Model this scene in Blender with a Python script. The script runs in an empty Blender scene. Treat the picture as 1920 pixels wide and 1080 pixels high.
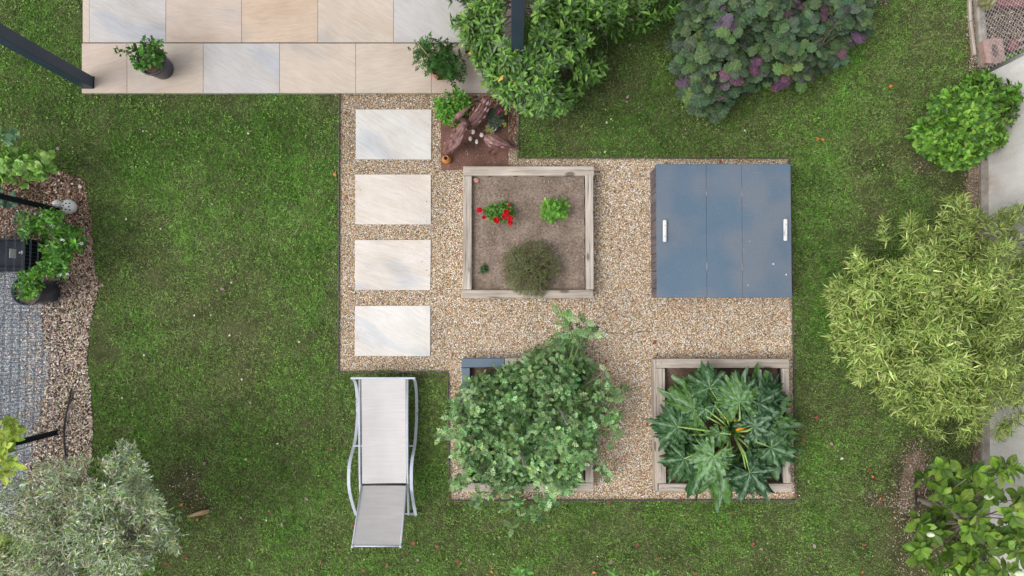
import bpy, math, random
import numpy as np
from mathutils import Vector, Matrix

# ------------------------------------------------------------------ camera, world, sun, exposure
sc = bpy.context.scene
CAM_H, FPX, PITCH = 8.0, 1272.0, math.radians(2.5)
cam_d = bpy.data.cameras.new("camera"); cam = bpy.data.objects.new("camera", cam_d)
sc.collection.objects.link(cam); sc.camera = cam
cam.location = (0, 0, CAM_H); cam.rotation_euler = (PITCH, 0, 0)
cam_d.sensor_width = 36.0; cam_d.lens = 36.0 * FPX / 1920.0
cam_d.clip_start = 0.05; cam_d.clip_end = 500

SUN_EL, SUN_AZ = math.radians(55), math.radians(250)      # light mostly from the bottom edge of the picture
w = bpy.data.worlds.new("World"); sc.world = w; w.use_nodes = True
nt = w.node_tree; nt.nodes.clear()
sky = nt.nodes.new("ShaderNodeTexSky"); sky.sky_type = 'NISHITA'; sky.sun_disc = False
sky.sun_elevation = SUN_EL; sky.sun_rotation = SUN_AZ; sky.dust_density = 3.0; sky.ozone_density = 0.6
hs = nt.nodes.new("ShaderNodeHueSaturation"); hs.inputs['Saturation'].default_value = 0.22
bg = nt.nodes.new("ShaderNodeBackground"); bg.inputs['Strength'].default_value = 0.15
wo = nt.nodes.new("ShaderNodeOutputWorld")
nt.links.new(sky.outputs[0], hs.inputs['Color']); nt.links.new(hs.outputs[0], bg.inputs['Color']); nt.links.new(bg.outputs[0], wo.inputs['Surface'])
sun_d = bpy.data.lights.new("sun", 'SUN'); sun_d.energy = 0.9; sun_d.angle = math.radians(34); sun_d.color = (1.0, 0.965, 0.92)
sun = bpy.data.objects.new("sun", sun_d); sc.collection.objects.link(sun)
sd = Vector((math.sin(SUN_AZ) * math.cos(SUN_EL), math.cos(SUN_AZ) * math.cos(SUN_EL), math.sin(SUN_EL)))
sun.rotation_euler = sd.to_track_quat('Z', 'Y').to_euler()
sc.view_settings.view_transform = 'Standard'; sc.view_settings.look = 'None'
sc.view_settings.exposure = 0.55; sc.view_settings.gamma = 1.0
sc.cycles.max_bounces = 6; sc.cycles.transparent_max_bounces = 4
sc.cycles.use_denoising = True

rng = np.random.default_rng(7)
random.seed(7)
PI = math.pi

# ------------------------------------------------------------------ helpers
def P(px, py, h=0.0):
    """world point at height h that the photograph shows at pixel (px, py) (1920x1080)"""
    px = np.asarray(px, float); py = np.asarray(py, float); h = np.asarray(h, float) + px * 0
    dx = (px - 960) / FPX; dy = (540 - py) / FPX
    c, s = math.cos(PITCH), math.sin(PITCH)
    wy = dy * c + s; wz = dy * s - c
    t = (h - CAM_H) / wz
    return np.stack([dx * t, wy * t, h], -1)

def V(px, py, h=0.0):
    return P(px, py, h)

def lin(r, g, b):
    return tuple(((c / 255) / 12.92 if c <= 10 else ((c / 255 + .055) / 1.055) ** 2.4) for c in (r, g, b))

_tab = np.random.default_rng(99).random((256, 256))
def vnoise(x, y, sc_=1.0, seed=0):
    x = np.asarray(x, float); y = np.asarray(y, float); an = .61 + 1.13 * seed + .37 * math.log2(sc_ + 1e-9)
    x, y = (x * math.cos(an) - y * math.sin(an)) * sc_ + seed * 17.31, (x * math.sin(an) + y * math.cos(an)) * sc_ + seed * 9.77
    xi = np.floor(x).astype(int); yi = np.floor(y).astype(int); fx = x - xi; fy = y - yi
    fx = fx * fx * (3 - 2 * fx); fy = fy * fy * (3 - 2 * fy)
    g = lambda a, b: _tab[a & 255, b & 255]
    return (g(xi, yi) * (1 - fx) + g(xi + 1, yi) * fx) * (1 - fy) + (g(xi, yi + 1) * (1 - fx) + g(xi + 1, yi + 1) * fx) * fy
def fbm(x, y, sc_=1.0, seed=0, o=4):
    t = 0; a = .5; n = 0
    for k in range(o):
        t = t + a * vnoise(x, y, sc_ * 2 ** k, seed + k * 3); n += a; a *= .5
    return t / n

def pip(x, y, poly):
    p = np.asarray(poly, float); ins = np.zeros(len(x), bool); j = len(p) - 1
    for i in range(len(p)):
        xi, yi = p[i]; xj, yj = p[j]
        if yi != yj:
            ins ^= ((yi > y) != (yj > y)) & (x < (xj - xi) * (y - yi) / (yj - yi) + xi)
        j = i
    return ins
def pdist(x, y, poly):
    p = np.asarray(poly, float); d = np.full(len(x), 1e9); j = len(p) - 1
    for i in range(len(p)):
        a = p[j]; b = p[i]; ab = b - a; L = (ab ** 2).sum() + 1e-9
        t = np.clip(((x - a[0]) * ab[0] + (y - a[1]) * ab[1]) / L, 0, 1)
        d = np.minimum(d, np.hypot(x - a[0] - t * ab[0], y - a[1] - t * ab[1])); j = i
    return d

def nrm(v):
    v = np.asarray(v, float); return v / (np.linalg.norm(v, axis=-1, keepdims=True) + 1e-12)

COL = sc.collection
ORG = {}
def tag(o, label=None, cat=None, group=None, kind=None):
    if label: o['label'] = label
    if cat: o['category'] = cat
    if group: o['group'] = group
    if kind: o['kind'] = kind
    return o
def thing(name, p, label, cat, group=None):
    o = bpy.data.objects.new(name, None); COL.objects.link(o)
    o.location = tuple(p); o.empty_display_size = .1; ORG[o.name] = np.array(p, float)
    return tag(o, label, cat, group)

class MB:
    def __init__(s): s.v = []; s.f = []; s.c = []; s.u = []; s.n = 0
    def add(s, verts, faces, col=(1, 1, 1), uv=None):
        verts = np.asarray(verts, float).reshape(-1, 3); k = len(verts)
        if isinstance(faces, np.ndarray): s.f.append(faces + s.n)
        else:
            by = {}
            for f in faces: by.setdefault(len(f), []).append(f)
            for g in by.values(): s.f.append(np.array(g) + s.n)
        s.v.append(verts)
        c = np.asarray(col, float); c = np.broadcast_to(c, (k, 3)) if c.ndim == 1 else c
        s.c.append(c); s.u.append(verts * 1.0 if uv is None else np.asarray(uv, float)); s.n += k
        return s
    def box(s, lo, hi, col=(1, 1, 1), uvo=0.0):
        x0, y0, z0 = lo; x1, y1, z1 = hi
        v = [(x0, y0, z0), (x1, y0, z0), (x1, y1, z0), (x0, y1, z0), (x0, y0, z1), (x1, y0, z1), (x1, y1, z1), (x0, y1, z1)]
        return s.add(v, [(0, 3, 2, 1), (4, 5, 6, 7), (0, 1, 5, 4), (1, 2, 6, 5), (2, 3, 7, 6), (3, 0, 4, 7)], col)
    def beam(s, a, b, wd, ht, bev=.004, up=(0, 0, 1), col=(1, 1, 1), seed=None):
        """bevelled bar from a to b; its centre line is ab"""
        a = np.asarray(a, float); b = np.asarray(b, float); d = b - a; L = np.linalg.norm(d); d = d / L
        sd_ = nrm(np.cross(d, up)); u = np.cross(sd_, d)
        hw, hh = wd / 2, ht / 2
        pr = [(-hw, -hh + bev), (-hw + bev, -hh), (hw - bev, -hh), (hw, -hh + bev), (hw, hh - bev), (hw - bev, hh), (-hw + bev, hh), (-hw, hh - bev)]
        seed = random.random() * 50 if seed is None else seed
        vs = []; us = []
        for t, sh in ((0, .0), (bev, 1), (L - bev, 1), (L, .0)):
            for (x, y) in pr:
                k = 1 if sh else (1 - bev / max(hw, hh) * .8)
                vs.append(a + d * t + sd_ * x * k + u * y * k); us.append((t, x + y * .7, seed))
        fs = []
        for r in range(3):
            for i in range(8):
                j = (i + 1) % 8; fs.append((r * 8 + i, r * 8 + j, r * 8 + 8 + j, r * 8 + 8 + i))
        fs.append(tuple(range(7, -1, -1))); fs.append(tuple(range(24, 32)))
        return s.add(vs, fs, col, us)
    def tube(s, pts, rad, n=6, col=(1, 1, 1), cap=True):
        pts = np.asarray(pts, float); m = len(pts); rad = np.broadcast_to(np.asarray(rad, float), (m,))
        tg = np.gradient(pts, axis=0); tg = nrm(tg)
        ref = np.array([0, 0, 1.0]) if abs(tg[0][2]) < .9 else np.array([1.0, 0, 0])
        vs = []; us = []
        for i in range(m):
            e1 = nrm(np.cross(tg[i], ref)); e2 = np.cross(e1, tg[i]); ref = e2 if i >= 0 and abs(np.dot(e2, tg[min(i + 1, m - 1)])) < .95 else ref
            an = np.arange(n) * 2 * PI / n
            ring = pts[i] + rad[i] * (np.cos(an)[:, None] * e1 + np.sin(an)[:, None] * e2)
            vs.append(ring); us.append(np.stack([np.full(n, i * .1), an, np.zeros(n)], -1))
        fs = []
        for i in range(m - 1):
            for j in range(n):
                k = (j + 1) % n; fs.append((i * n + j, i * n + k, i * n + n + k, i * n + n + j))
        if cap and n > 3: fs.append(tuple(range(n - 1, -1, -1))); fs.append(tuple(range((m - 1) * n, m * n)))
        return s.add(np.concatenate(vs), fs, col, np.concatenate(us))
    def loft(s, rings, n=14, col=(1, 1, 1), up=(0, 0, 1)):
        """rings: (centre, half width, half height)"""
        c = np.array([r[0] for r in rings], float); tg = nrm(np.gradient(c, axis=0)); m = len(rings)
        vs = []; us = []
        for i in range(m):
            u0 = np.array(up, float)
            e1 = np.cross(tg[i], u0)
            if np.linalg.norm(e1) < .15: e1 = np.array([1.0, 0, 0])
            e1 = nrm(e1); e2 = np.cross(e1, tg[i])
            an = np.arange(n) * 2 * PI / n
            vs.append(c[i] + np.cos(an)[:, None] * e1 * rings[i][1] + np.sin(an)[:, None] * e2 * rings[i][2])
            us.append(np.stack([np.full(n, i / (m - 1)), np.sin(an), np.cos(an)], -1))
        fs = []
        for i in range(m - 1):
            for j in range(n):
                k = (j + 1) % n; fs.append((i * n + j, i * n + k, i * n + n + k, i * n + n + j))
        fs.append(tuple(range(n - 1, -1, -1))); fs.append(tuple(range((m - 1) * n, m * n)))
        return s.add(np.concatenate(vs), fs, col, np.concatenate(us))
    def lathe(s, c, prof, n=24, col=(1, 1, 1)):
        c = np.asarray(c, float); an = np.arange(n) * 2 * PI / n
        vs = np.concatenate([np.stack([c[0] + r * np.cos(an), c[1] + r * np.sin(an), np.full(n, c[2] + z)], -1) for r, z in prof])
        m = len(prof); fs = []
        for i in range(m - 1):
            for j in range(n):
                k = (j + 1) % n; fs.append((i * n + j, i * n + k, i * n + n + k, i * n + n + j))
        return s.add(vs, fs, col)
    def poly(s, pts, z0, z1, col=(1, 1, 1)):
        pts = np.asarray(pts, float)[:, :2]; n = len(pts)
        ar = sum(pts[i][0] * pts[(i + 1) % n][1] - pts[(i + 1) % n][0] * pts[i][1] for i in range(n))
        if ar < 0: pts = pts[::-1]
        v = [(x, y, z0) for x, y in pts] + [(x, y, z1) for x, y in pts]
        fs = [tuple(range(n, 2 * n))] + [(i, (i + 1) % n, n + (i + 1) % n, n + i) for i in range(n)]
        return s.add(v, fs, col)
    def build(s, name, mt, parent=None, smooth=False):
        me = bpy.data.meshes.new(name)
        vv = np.concatenate(s.v)
        if parent is not None:
            r = parent
            while r.parent is not None: r = r.parent
            vv = vv - ORG.get(r.name, np.zeros(3))
        cc = np.concatenate(s.c); uu = np.concatenate(s.u)
        me.vertices.add(len(vv)); me.vertices.foreach_set('co', vv.astype(np.float32).ravel())
        li = np.concatenate([f.ravel() for f in s.f]); tot = np.concatenate([np.full(len(f), f.shape[1]) for f in s.f])
        st = np.concatenate([[0], np.cumsum(tot)[:-1]])
        me.loops.add(len(li)); me.loops.foreach_set('vertex_index', li.astype(np.int32))
        me.polygons.add(len(tot)); me.polygons.foreach_set('loop_start', st.astype(np.int32))
        me.polygons.foreach_set('use_smooth', np.full(len(tot), bool(smooth)))
        me.update(calc_edges=True)
        a = me.attributes.new('Col', 'FLOAT_COLOR', 'POINT')
        a.data.foreach_set('color', np.concatenate([cc, np.ones((len(cc), 1))], 1).astype(np.float32).ravel())
        b = me.attributes.new('luv', 'FLOAT_VECTOR', 'POINT'); b.data.foreach_set('vector', uu.astype(np.float32).ravel())
        o = bpy.data.objects.new(name, me); COL.objects.link(o); me.materials.append(mt)
        if parent is not None: o.parent = parent
        return o

# ------------------------------------------------------------------ materials
def mat(name):
    m = bpy.data.materials.new(name); m.use_nodes = True; t = m.node_tree
    return m, t, t.nodes['Principled BSDF'], t.nodes['Material Output']
class N:
    def __init__(s, t): s.t = t
    def n(s, kind, **kw):
        nd = s.t.nodes.new('ShaderNode' + kind)
        for k, v in kw.items():
            if k.startswith('i_'):
                key = k[2:]; key = int(key) if key.isdigit() else key
                s.set(nd.inputs[key], v)
            else: setattr(nd, k, v)
        return nd
    def set(s, inp, v):
        if hasattr(v, 'links') and hasattr(v, 'is_output'): s.t.links.new(v, inp)
        elif hasattr(v, '__len__') and len(v) == 3 and inp.type == 'RGBA': inp.default_value = (*v, 1)
        else: inp.default_value = v
    def attr(s, nm, out='Color'): return s.n('Attribute', attribute_name=nm).outputs[out]
    def math(s, op, a, b=0.0, c=0.0): return s.n('Math', operation=op, i_0=a, i_1=b, i_2=c).outputs[0]
    def noise(s, vec, scale, detail=4, rough=.55, dist=0): return s.n('TexNoise', i_Vector=vec, i_Scale=scale, i_Detail=detail, i_Roughness=rough, i_Distortion=dist).outputs['Fac']
    def ramp(s, f, stops):
        r = s.n('ValToRGB', i_Fac=f); e = r.color_ramp.elements
        while len(e) < len(stops): e.new(0.5)
        for k, (p, c) in enumerate(stops): e[k].position = p; e[k].color = (*c, 1) if hasattr(c, '__len__') else (c, c, c, 1)
        return r.outputs[0]
    def mix(s, f, a, b, bt='MIX'):
        m = s.n('Mix', data_type='RGBA', blend_type=bt); s.set(m.inputs[0], f); s.set(m.inputs[6], a); s.set(m.inputs[7], b); return m.outputs[2]
    def mapv(s, v, scale=(1, 1, 1), loc=(0, 0, 0), rot=(0, 0, 0)): return s.n('Mapping', i_Vector=v, i_Scale=scale, i_Location=loc, i_Rotation=rot).outputs[0]
    def bump(s, h, st=.3, dist=.01): return s.n('Bump', i_Height=h, i_Strength=st, i_Distance=dist).outputs[0]
    def pos(s): return s.n('NewGeometry').outputs['Position']

def m_leaf(name, rough=.45, tr=.22, vein=.35, veins=7.0, spec=.4, rib=.86):
    m, t, b, o = mat(name); q = N(t)
    col = q.attr('Col'); uv = q.n('SeparateXYZ', i_0=q.attr('luv', 'Vector'))
    ay = q.math('ABSOLUTE', uv.outputs[1])
    mid = q.math('SUBTRACT', 1.0, q.math('SMOOTH_MIN', q.math('MULTIPLY', ay, 9.0), 1.0, .1))
    mid = q.math('MAXIMUM', mid, 0.0)
    st = q.math('FRACT', q.math('MULTIPLY', q.math('SUBTRACT', uv.outputs[0], q.math('MULTIPLY', ay, .28)), veins))
    st = q.math('ABSOLUTE', q.math('SUBTRACT', st, .5))
    c = q.mix(q.math('MULTIPLY', mid, vein), col, q.mix(.5, col, (.55, .6, .3)))
    f = q.noise(q.pos(), 30, 3)
    c = q.mix(1.0, c, q.ramp(f, [(.3, .78), (.7, 1.2)]), 'MULTIPLY')
    c = q.mix(1.0, c, q.ramp(st, [(0, rib), (.5, 1.04 + (1 - rib) * .4)]), 'MULTIPLY')
    q.set(b.inputs['Base Color'], c); b.inputs['Roughness'].default_value = rough
    b.inputs['Specular IOR Level'].default_value = spec
    q.set(b.inputs['Normal'], q.bump(st, .25, .004))
    tl = q.n('BsdfTranslucent', i_Color=q.mix(1.0, c, (1.0, 1.15, .55), 'MULTIPLY'))
    mx = q.n('MixShader', i_0=tr); t.links.new(b.outputs[0], mx.inputs[1]); t.links.new(tl.outputs[0], mx.inputs[2])
    t.links.new(mx.outputs[0], o.inputs['Surface']); return m

def m_vcol(name, rough=.8, spec=.3, amp=.25, scale=60, metal=0.0, bump=.2):
    m, t, b, o = mat(name); q = N(t)
    f = q.noise(q.pos(), scale, 5)
    c = q.mix(1.0, q.attr('Col'), q.ramp(f, [(.25, 1 - amp), (.75, 1 + amp)]), 'MULTIPLY')
    q.set(b.inputs['Base Color'], c); b.inputs['Roughness'].default_value = rough; b.inputs['Specular IOR Level'].default_value = spec
    b.inputs['Metallic'].default_value = metal
    if bump: q.set(b.inputs['Normal'], q.bump(f, bump, .004))
    return m

def m_noise(name, c1, c2, scale=8, rough=.8, spec=.3, bump=.2, detail=6, metal=0.0, extra=None, fine=90):
    m, t, b, o = mat(name); q = N(t); p = q.pos()
    f = q.noise(p, scale, detail, .6); g = q.noise(p, fine, 3)
    c = q.ramp(f, [(.32, c1), (.68, c2)])
    c = q.mix(1.0, c, q.ramp(g, [(.3, .88), (.7, 1.1)]), 'MULTIPLY')
    if extra: c = extra(q, p, c)
    q.set(b.inputs['Base Color'], c); b.inputs['Roughness'].default_value = rough; b.inputs['Specular IOR Level'].default_value = spec
    b.inputs['Metallic'].default_value = metal
    if bump: q.set(b.inputs['Normal'], q.bump(g, bump, .004))
    return m

def m_wood(name, dark, light, knots=True, rough=.85):
    m, t, b, o = mat(name); q = N(t); uv = q.attr('luv', 'Vector')
    wv = q.n('TexNoise', i_Vector=q.mapv(uv, (3, 12, 1)), i_Scale=1.0, i_Detail=2).outputs['Fac']
    sep = q.n('SeparateXYZ', i_0=uv)
    y2 = q.math('ADD', sep.outputs[1], q.math('MULTIPLY', wv, .035))
    v2 = q.n('CombineXYZ', i_0=sep.outputs[0], i_1=y2, i_2=sep.outputs[2]).outputs[0]
    g1 = q.noise(q.mapv(v2, (1.3, 48, 1)), 1.0, 5, .65)
    g2 = q.noise(q.mapv(v2, (2.0, 6, 1)), 1.0, 3)
    cr = q.noise(q.mapv(v2, (2.0, 75, 3)), 1.0, 2)
    c = q.ramp(g2, [(.3, dark), (.7, light)])
    c = q.mix(1.0, c, q.ramp(g1, [(.3, .66), (.62, 1.14)]), 'MULTIPLY')
    c = q.mix(1.0, c, q.ramp(cr, [(.30, .42), (.40, 1.0)]), 'MULTIPLY')
    if knots:
        vo = q.n('TexVoronoi', i_Vector=q.mapv(v2, (3.1, 7.5, 1)), i_Scale=1.0, i_Randomness=1.0).outputs['Distance']
        c = q.mix(q.ramp(vo, [(.13, .9), (.22, 0.0)]), c, tuple(x * .38 for x in dark))
    q.set(b.inputs['Base Color'], c); b.inputs['Roughness'].default_value = rough; b.inputs['Specular IOR Level'].default_value = .2
    q.set(b.inputs['Normal'], q.bump(g1, .5, .004)); return m

M = {}
M['wood'] = m_wood('weathered_wood', (.34, .29, .24), (.53, .465, .40))
M['wood_side'] = m_wood('grey_wood', (.13, .11, .12), (.22, .19, .19), False)
M['handle_wood'] = m_wood('bleached_wood', (.5, .5, .5), (.75, .75, .74), False)
M['pale_stick2'] = m_wood('grey_stake', (.20, .18, .18), (.34, .31, .30), False)
M['pale_stick'] = m_wood('split_stick', (.25, .12, .05), (.42, .33, .2), False)
def m_stone():
    m, t, b, o = mat('veined_stone'); q = N(t); uv = q.attr('luv', 'Vector'); base = q.attr('Col')
    d = q.noise(uv, 1.3, 3)
    v = q.n('VectorMath', operation='ADD', i_0=uv).outputs[0]
    vm = q.n('VectorMath', operation='SCALE'); q.set(vm.inputs[0], q.n('TexNoise', i_Vector=uv, i_Scale=2.0, i_Detail=3).outputs['Color']); vm.inputs['Scale'].default_value = .16
    va = q.n('VectorMath', operation='ADD'); q.set(va.inputs[0], uv); q.set(va.inputs[1], vm.outputs[0]); wv = va.outputs[0]
    band = q.noise(q.mapv(wv, (.9, 3.2, 1)), 1.0, 5, .6)
    fine = q.noise(q.mapv(wv, (5, 42, 1)), 1.0, 6, .7)
    blue = q.noise(q.mapv(wv, (.8, 2.2, 1), (5, 3, 2)), 1.0, 2)
    c = q.mix(1.0, base, q.ramp(band, [(.3, (.93, .89, .84)), (.5, (1, 1, 1)), (.7, (1.03, 1.03, 1.03))]), 'MULTIPLY')
    c = q.mix(1.0, c, q.ramp(fine, [(.3, (.90, .86, .82)), (.6, (1.03, 1.03, 1.03))]), 'MULTIPLY')
    c = q.mix(1.0, c, q.ramp(blue, [(.57, (1, 1, 1)), (.66, (.84, .89, .97))]), 'MULTIPLY')
    sp = q.noise(q.pos(), 260, 2); c = q.mix(1.0, c, q.ramp(sp, [(.28, .8), (.42, 1.0)]), 'MULTIPLY')
    st = q.noise(q.pos(), 1.7, 4); c = q.mix(1.0, c, q.ramp(st, [(.35, .90), (.6, 1.02)]), 'MULTIPLY')
    q.set(b.inputs['Base Color'], c); b.inputs['Roughness'].default_value = .62; b.inputs['Specular IOR Level'].default_value = .3
    q.set(b.inputs['Normal'], q.bump(fine, .12, .003)); return m
M['stone'] = m_stone()
def m_gravel(name, cols, scale=110, dark=.25):
    m, t, b, o = mat(name); q = N(t); p = q.pos()
    vo = q.n('TexVoronoi', i_Vector=p, i_Scale=scale)
    r = q.n('SeparateXYZ', i_0=vo.outputs['Color']).outputs[0]
    n_ = len(cols); c = q.ramp(r, [(i / n_, k) for i, k in enumerate(cols)])
    for nd in t.nodes:
        if nd.type == 'VALTORGB': nd.color_ramp.interpolation = 'CONSTANT'
    big = q.noise(p, 1.1, 4); c = q.mix(1.0, c, q.ramp(big, [(.35, .82), (.65, 1.08)]), 'MULTIPLY')
    c = q.mix(1.0, c, q.ramp(vo.outputs['Distance'], [(.25, 1.0), (.75, dark)]), 'MULTIPLY')
    q.set(b.inputs['Base Color'], c); b.inputs['Roughness'].default_value = .75; b.inputs['Specular IOR Level'].default_value = .3
    q.set(b.inputs['Normal'], q.bump(vo.outputs['Distance'], -.8, .006)); return m
GC = [(.72, .60, .45), (.46, .30, .15), (.42, .20, .07), (.90, .85, .76), (.58, .42, .25), (.17, .13, .10), (.70, .54, .36), (.44, .35, .25)]
M['gravel'] = m_gravel('pea_gravel', GC, 85, .3)
M['greygravel'] = m_gravel('grey_gravel', [(.22, .25, .28), (.33, .36, .39), (.45, .47, .48), (.16, .18, .21), (.28, .31, .34)], 80)
M['ground'] = m_noise('lawn_soil', (.032, .044, .014), (.088, .092, .042), 3.5, .95, .1, .5, fine=60)
M['mulch'] = m_noise('mulch_soil', (.05, .032, .022), (.13, .09, .065), 14, .95, .1, .6)
def soil_extra(q, p, c):
    vo = q.n('TexVoronoi', i_Vector=p, i_Scale=46.0)
    r = q.n('SeparateXYZ', i_0=vo.outputs['Color']).outputs[0]
    f = q.math('MULTIPLY', q.ramp(vo.outputs['Distance'], [(.12, 1.0), (.24, 0.0)]), q.ramp(r, [(.80, 0.0), (.84, 1.0)]))
    c = q.mix(f, c, (.62, .52, .42))
    f3 = q.noise(p, 38, 4); return q.mix(1.0, c, q.ramp(f3, [(.32, .62), (.6, 1.1)]), 'MULTIPLY')
M['soil'] = m_noise('dry_soil', (.175, .13, .10), (.30, .235, .19), 5, .95, .1, .7, extra=soil_extra)
M['soil_dark'] = m_noise('moist_soil', (.10, .066, .048), (.19, .13, .10), 5, .95, .1, .7, extra=soil_extra)
M['patch'] = m_noise('bare_earth', (.12, .09, .065), (.24, .185, .14), 6, .95, .1, .7, extra=soil_extra)
def blue_extra(q, p, c):
    d = q.noise(p, 2.3, 2, .4)
    c = q.mix(q.ramp(d, [(.40, 0.0), (.60, .60)]), c, (.170, .180, .205))
    c = q.mix(1.0, c, q.ramp(q.noise(p, 55, 4, .7), [(.3, .88), (.7, 1.09)]), 'MULTIPLY')
    vo = q.n('TexVoronoi', i_Vector=p, i_Scale=9.0).outputs['Distance']
    c = q.mix(q.ramp(vo, [(.02, .7), (.04, 0.0)]), c, (.6, .6, .58))
    s_ = q.noise(q.mapv(p, (3, 60, 1), rot=(0, 0, .6)), 1.0, 2)
    return q.mix(q.ramp(s_, [(.74, 0.0), (.78, .3)]), c, (.4, .42, .45))
M['blue'] = m_noise('blue_paint', (.094, .142, .198), (.110, .162, .220), 1.5, .55, .28, .08, extra=blue_extra, fine=300)
M['alu'] = m_noise('white_powder_coat', (.44, .47, .54), (.53, .56, .63), 6, .35, .5, .03)
def m_sling():
    m, t, b, o = mat('sling_fabric'); q = N(t); p = q.pos(); s_ = q.n('SeparateXYZ', i_0=p)
    wv = q.math('MULTIPLY', q.math('SINE', q.math('MULTIPLY', s_.outputs[0], 900.0)), q.math('SINE', q.math('MULTIPLY', s_.outputs[1], 900.0)))
    f = q.noise(p, 5, 5); f2 = q.noise(q.mapv(p, (3, 50, 3)), 1.0, 3)
    c = q.ramp(f, [(.3, (.64, .61, .59)), (.7, (.70, .675, .665))])
    c = q.mix(1.0, c, q.ramp(f2, [(.3, .94), (.7, 1.04)]), 'MULTIPLY')
    q.set(b.inputs['Base Color'], c); b.inputs['Roughness'].default_value = .7
    q.set(b.inputs['Normal'], q.bump(wv, .0, .001))
    tl = q.n('BsdfTranslucent', i_Color=c); mx = q.n('MixShader', i_0=.22); t.links.new(b.outputs[0], mx.inputs[1]); t.links.new(tl.outputs[0], mx.inputs[2]); t.links.new(mx.outputs[0], o.inputs['Surface']); return m
M['sling'] = m_sling()
def rust_extra(q, p, c):
    f = q.noise(p, 11, 6, .7); return q.mix(q.ramp(f, [(.5, 0.0), (.66, .55)]), c, (.10, .045, .038))
M['rust'] = m_noise('rusted_steel', (.085, .040, .030), (.185, .085, .060), 3.5, .6, .35, .2, extra=rust_extra)
def m_bird():
    m, t, b, o = mat('rusted_bird_steel'); q = N(t); uv = q.n('SeparateXYZ', i_0=q.attr('luv', 'Vector')); p = q.pos()
    st = q.math('SINE', q.math('MULTIPLY', uv.outputs[1], 24.0)); f = q.noise(p, 22, 5)
    c = q.mix(1.0, q.ramp(f, [(.3, (.13, .058, .050)), (.7, (.29, .155, .14))]), q.ramp(q.math('MULTIPLY_ADD', st, .5, .5), [(0, .62), (.6, 1.1)]), 'MULTIPLY')
    q.set(b.inputs['Base Color'], c); b.inputs['Roughness'].default_value = .5; b.inputs['Metallic'].default_value = .15
    q.set(b.inputs['Normal'], q.bump(st, .35, .004)); return m
M['bird'] = m_bird()
M['anthracite'] = m_noise('anthracite_paint', (.026, .044, .075), (.036, .058, .092), 3, .45, .5, .05)
M['black'] = m_noise('black_metal', (.008, .010, .015), (.014, .017, .023), 5, .65, .15, .05)
M['wire'] = m_noise('grey_blue_wire', (.055, .08, .12), (.08, .11, .16), 5, .45, .4, 0)
M['galv'] = m_noise('galvanised_wire', (.34, .33, .35), (.46, .45, .46), 9, .5, .5, 0)
M['terracotta'] = m_noise('terracotta', (.42, .15, .08), (.52, .21, .12), 12, .8, .3, .1)
M['glaze'] = m_noise('orange_glaze', (.50, .19, .045), (.62, .27, .07), 12, .25, .6, .03)
M['pot'] = m_noise('dark_plastic_pot', (.035, .040, .060), (.055, .06, .085), 9, .4, .5, .05)
M['white_pot'] = m_noise('pale_blue_ceramic', (.5, .58, .7), (.62, .70, .8), 9, .3, .5, .03)
M['ceramic'] = m_noise('speckled_ceramic', (.62, .62, .60), (.76, .76, .74), 26, .35, .5, .05)
M['hole'] = m_noise('dark_hollow', (.01, .01, .012), (.02, .02, .02), 9, .9, .1, 0)
M['steel'] = m_noise('hinge_steel', (.16, .15, .16), (.32, .30, .31), 30, .45, .5, .05, metal=.5)
M['rubber'] = m_noise('rubber', (.016, .018, .024), (.03, .032, .04), 9, .6, .4, .05)
M['edging'] = m_noise('edging_metal', (.06, .055, .05), (.12, .11, .10), 9, .6, .4, .1)
M['concrete'] = m_noise('old_concrete', (.20, .175, .15), (.36, .33, .29), 7, .9, .2, .5)
def wall_extra(q, p, c):
    z = q.n('SeparateXYZ', i_0=p).outputs[2]
    n2 = q.noise(q.mapv(p, (1, 2.2, 1.2)), 1.6, 4)
    f = q.math('MULTIPLY', q.ramp(n2, [(.42, 0.0), (.62, 1.0)]), q.ramp(z, [(.0, .8), (.35, 0.0)]))
    c = q.mix(f, c, (.30, .21, .13))
    v2 = q.noise(q.mapv(p, (1, 9, .8)), 1.0, 3)
    return q.mix(1.0, c, q.ramp(v2, [(.3, .88), (.6, 1.03)]), 'MULTIPLY')
M['wall'] = m_noise('cream_render', (.66, .63, .61), (.76, .735, .72), 2.2, .9, .2, .3, extra=wall_extra)
M['pinkblock'] = m_noise('pink_concrete', (.32, .20, .17), (.44, .31, .27), 14, .9, .2, .4)
M['redbrick'] = m_noise('red_brick', (.20, .08, .08), (.30, .14, .13), 14, .9, .2, .4)
M['pebble'] = m_vcol('pebbles', .6, .35, .15, 120, 0, 0)
M['chips'] = m_vcol('wood_chips', .9, .15, .3, 90, 0, 0)
M['bark'] = m_vcol('bark', .9, .15, .25, 40)
M['grass'] = m_leaf('grass_blades', .6, .3, 0.0, 1.0, .2)
M['leaf'] = m_leaf('leaf_soft', .55, .22, .35, 7, .3)
M['ribbed'] = m_leaf('leaf_ribbed', .6, .10, .22, 8, .22, .6)
M['gloss'] = m_leaf('leaf_glossy', .42, .14, .45, 8, .28)
M['matte'] = m_leaf('leaf_matte', .65, .18, .15, 9, .15)
M['courgette'] = m_leaf('courgette_leaf', .55, .05, 0.0, 1, .2, 1.0)
M['silver'] = m_leaf('leaf_silver', .6, .12, .25, 3, .3)
M['petal'] = m_leaf('petals', .6, .25, 0.0, 4, .2)
M['litter'] = m_vcol('leaf_litter', .7, .25, .2, 80, 0, 0)

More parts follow.
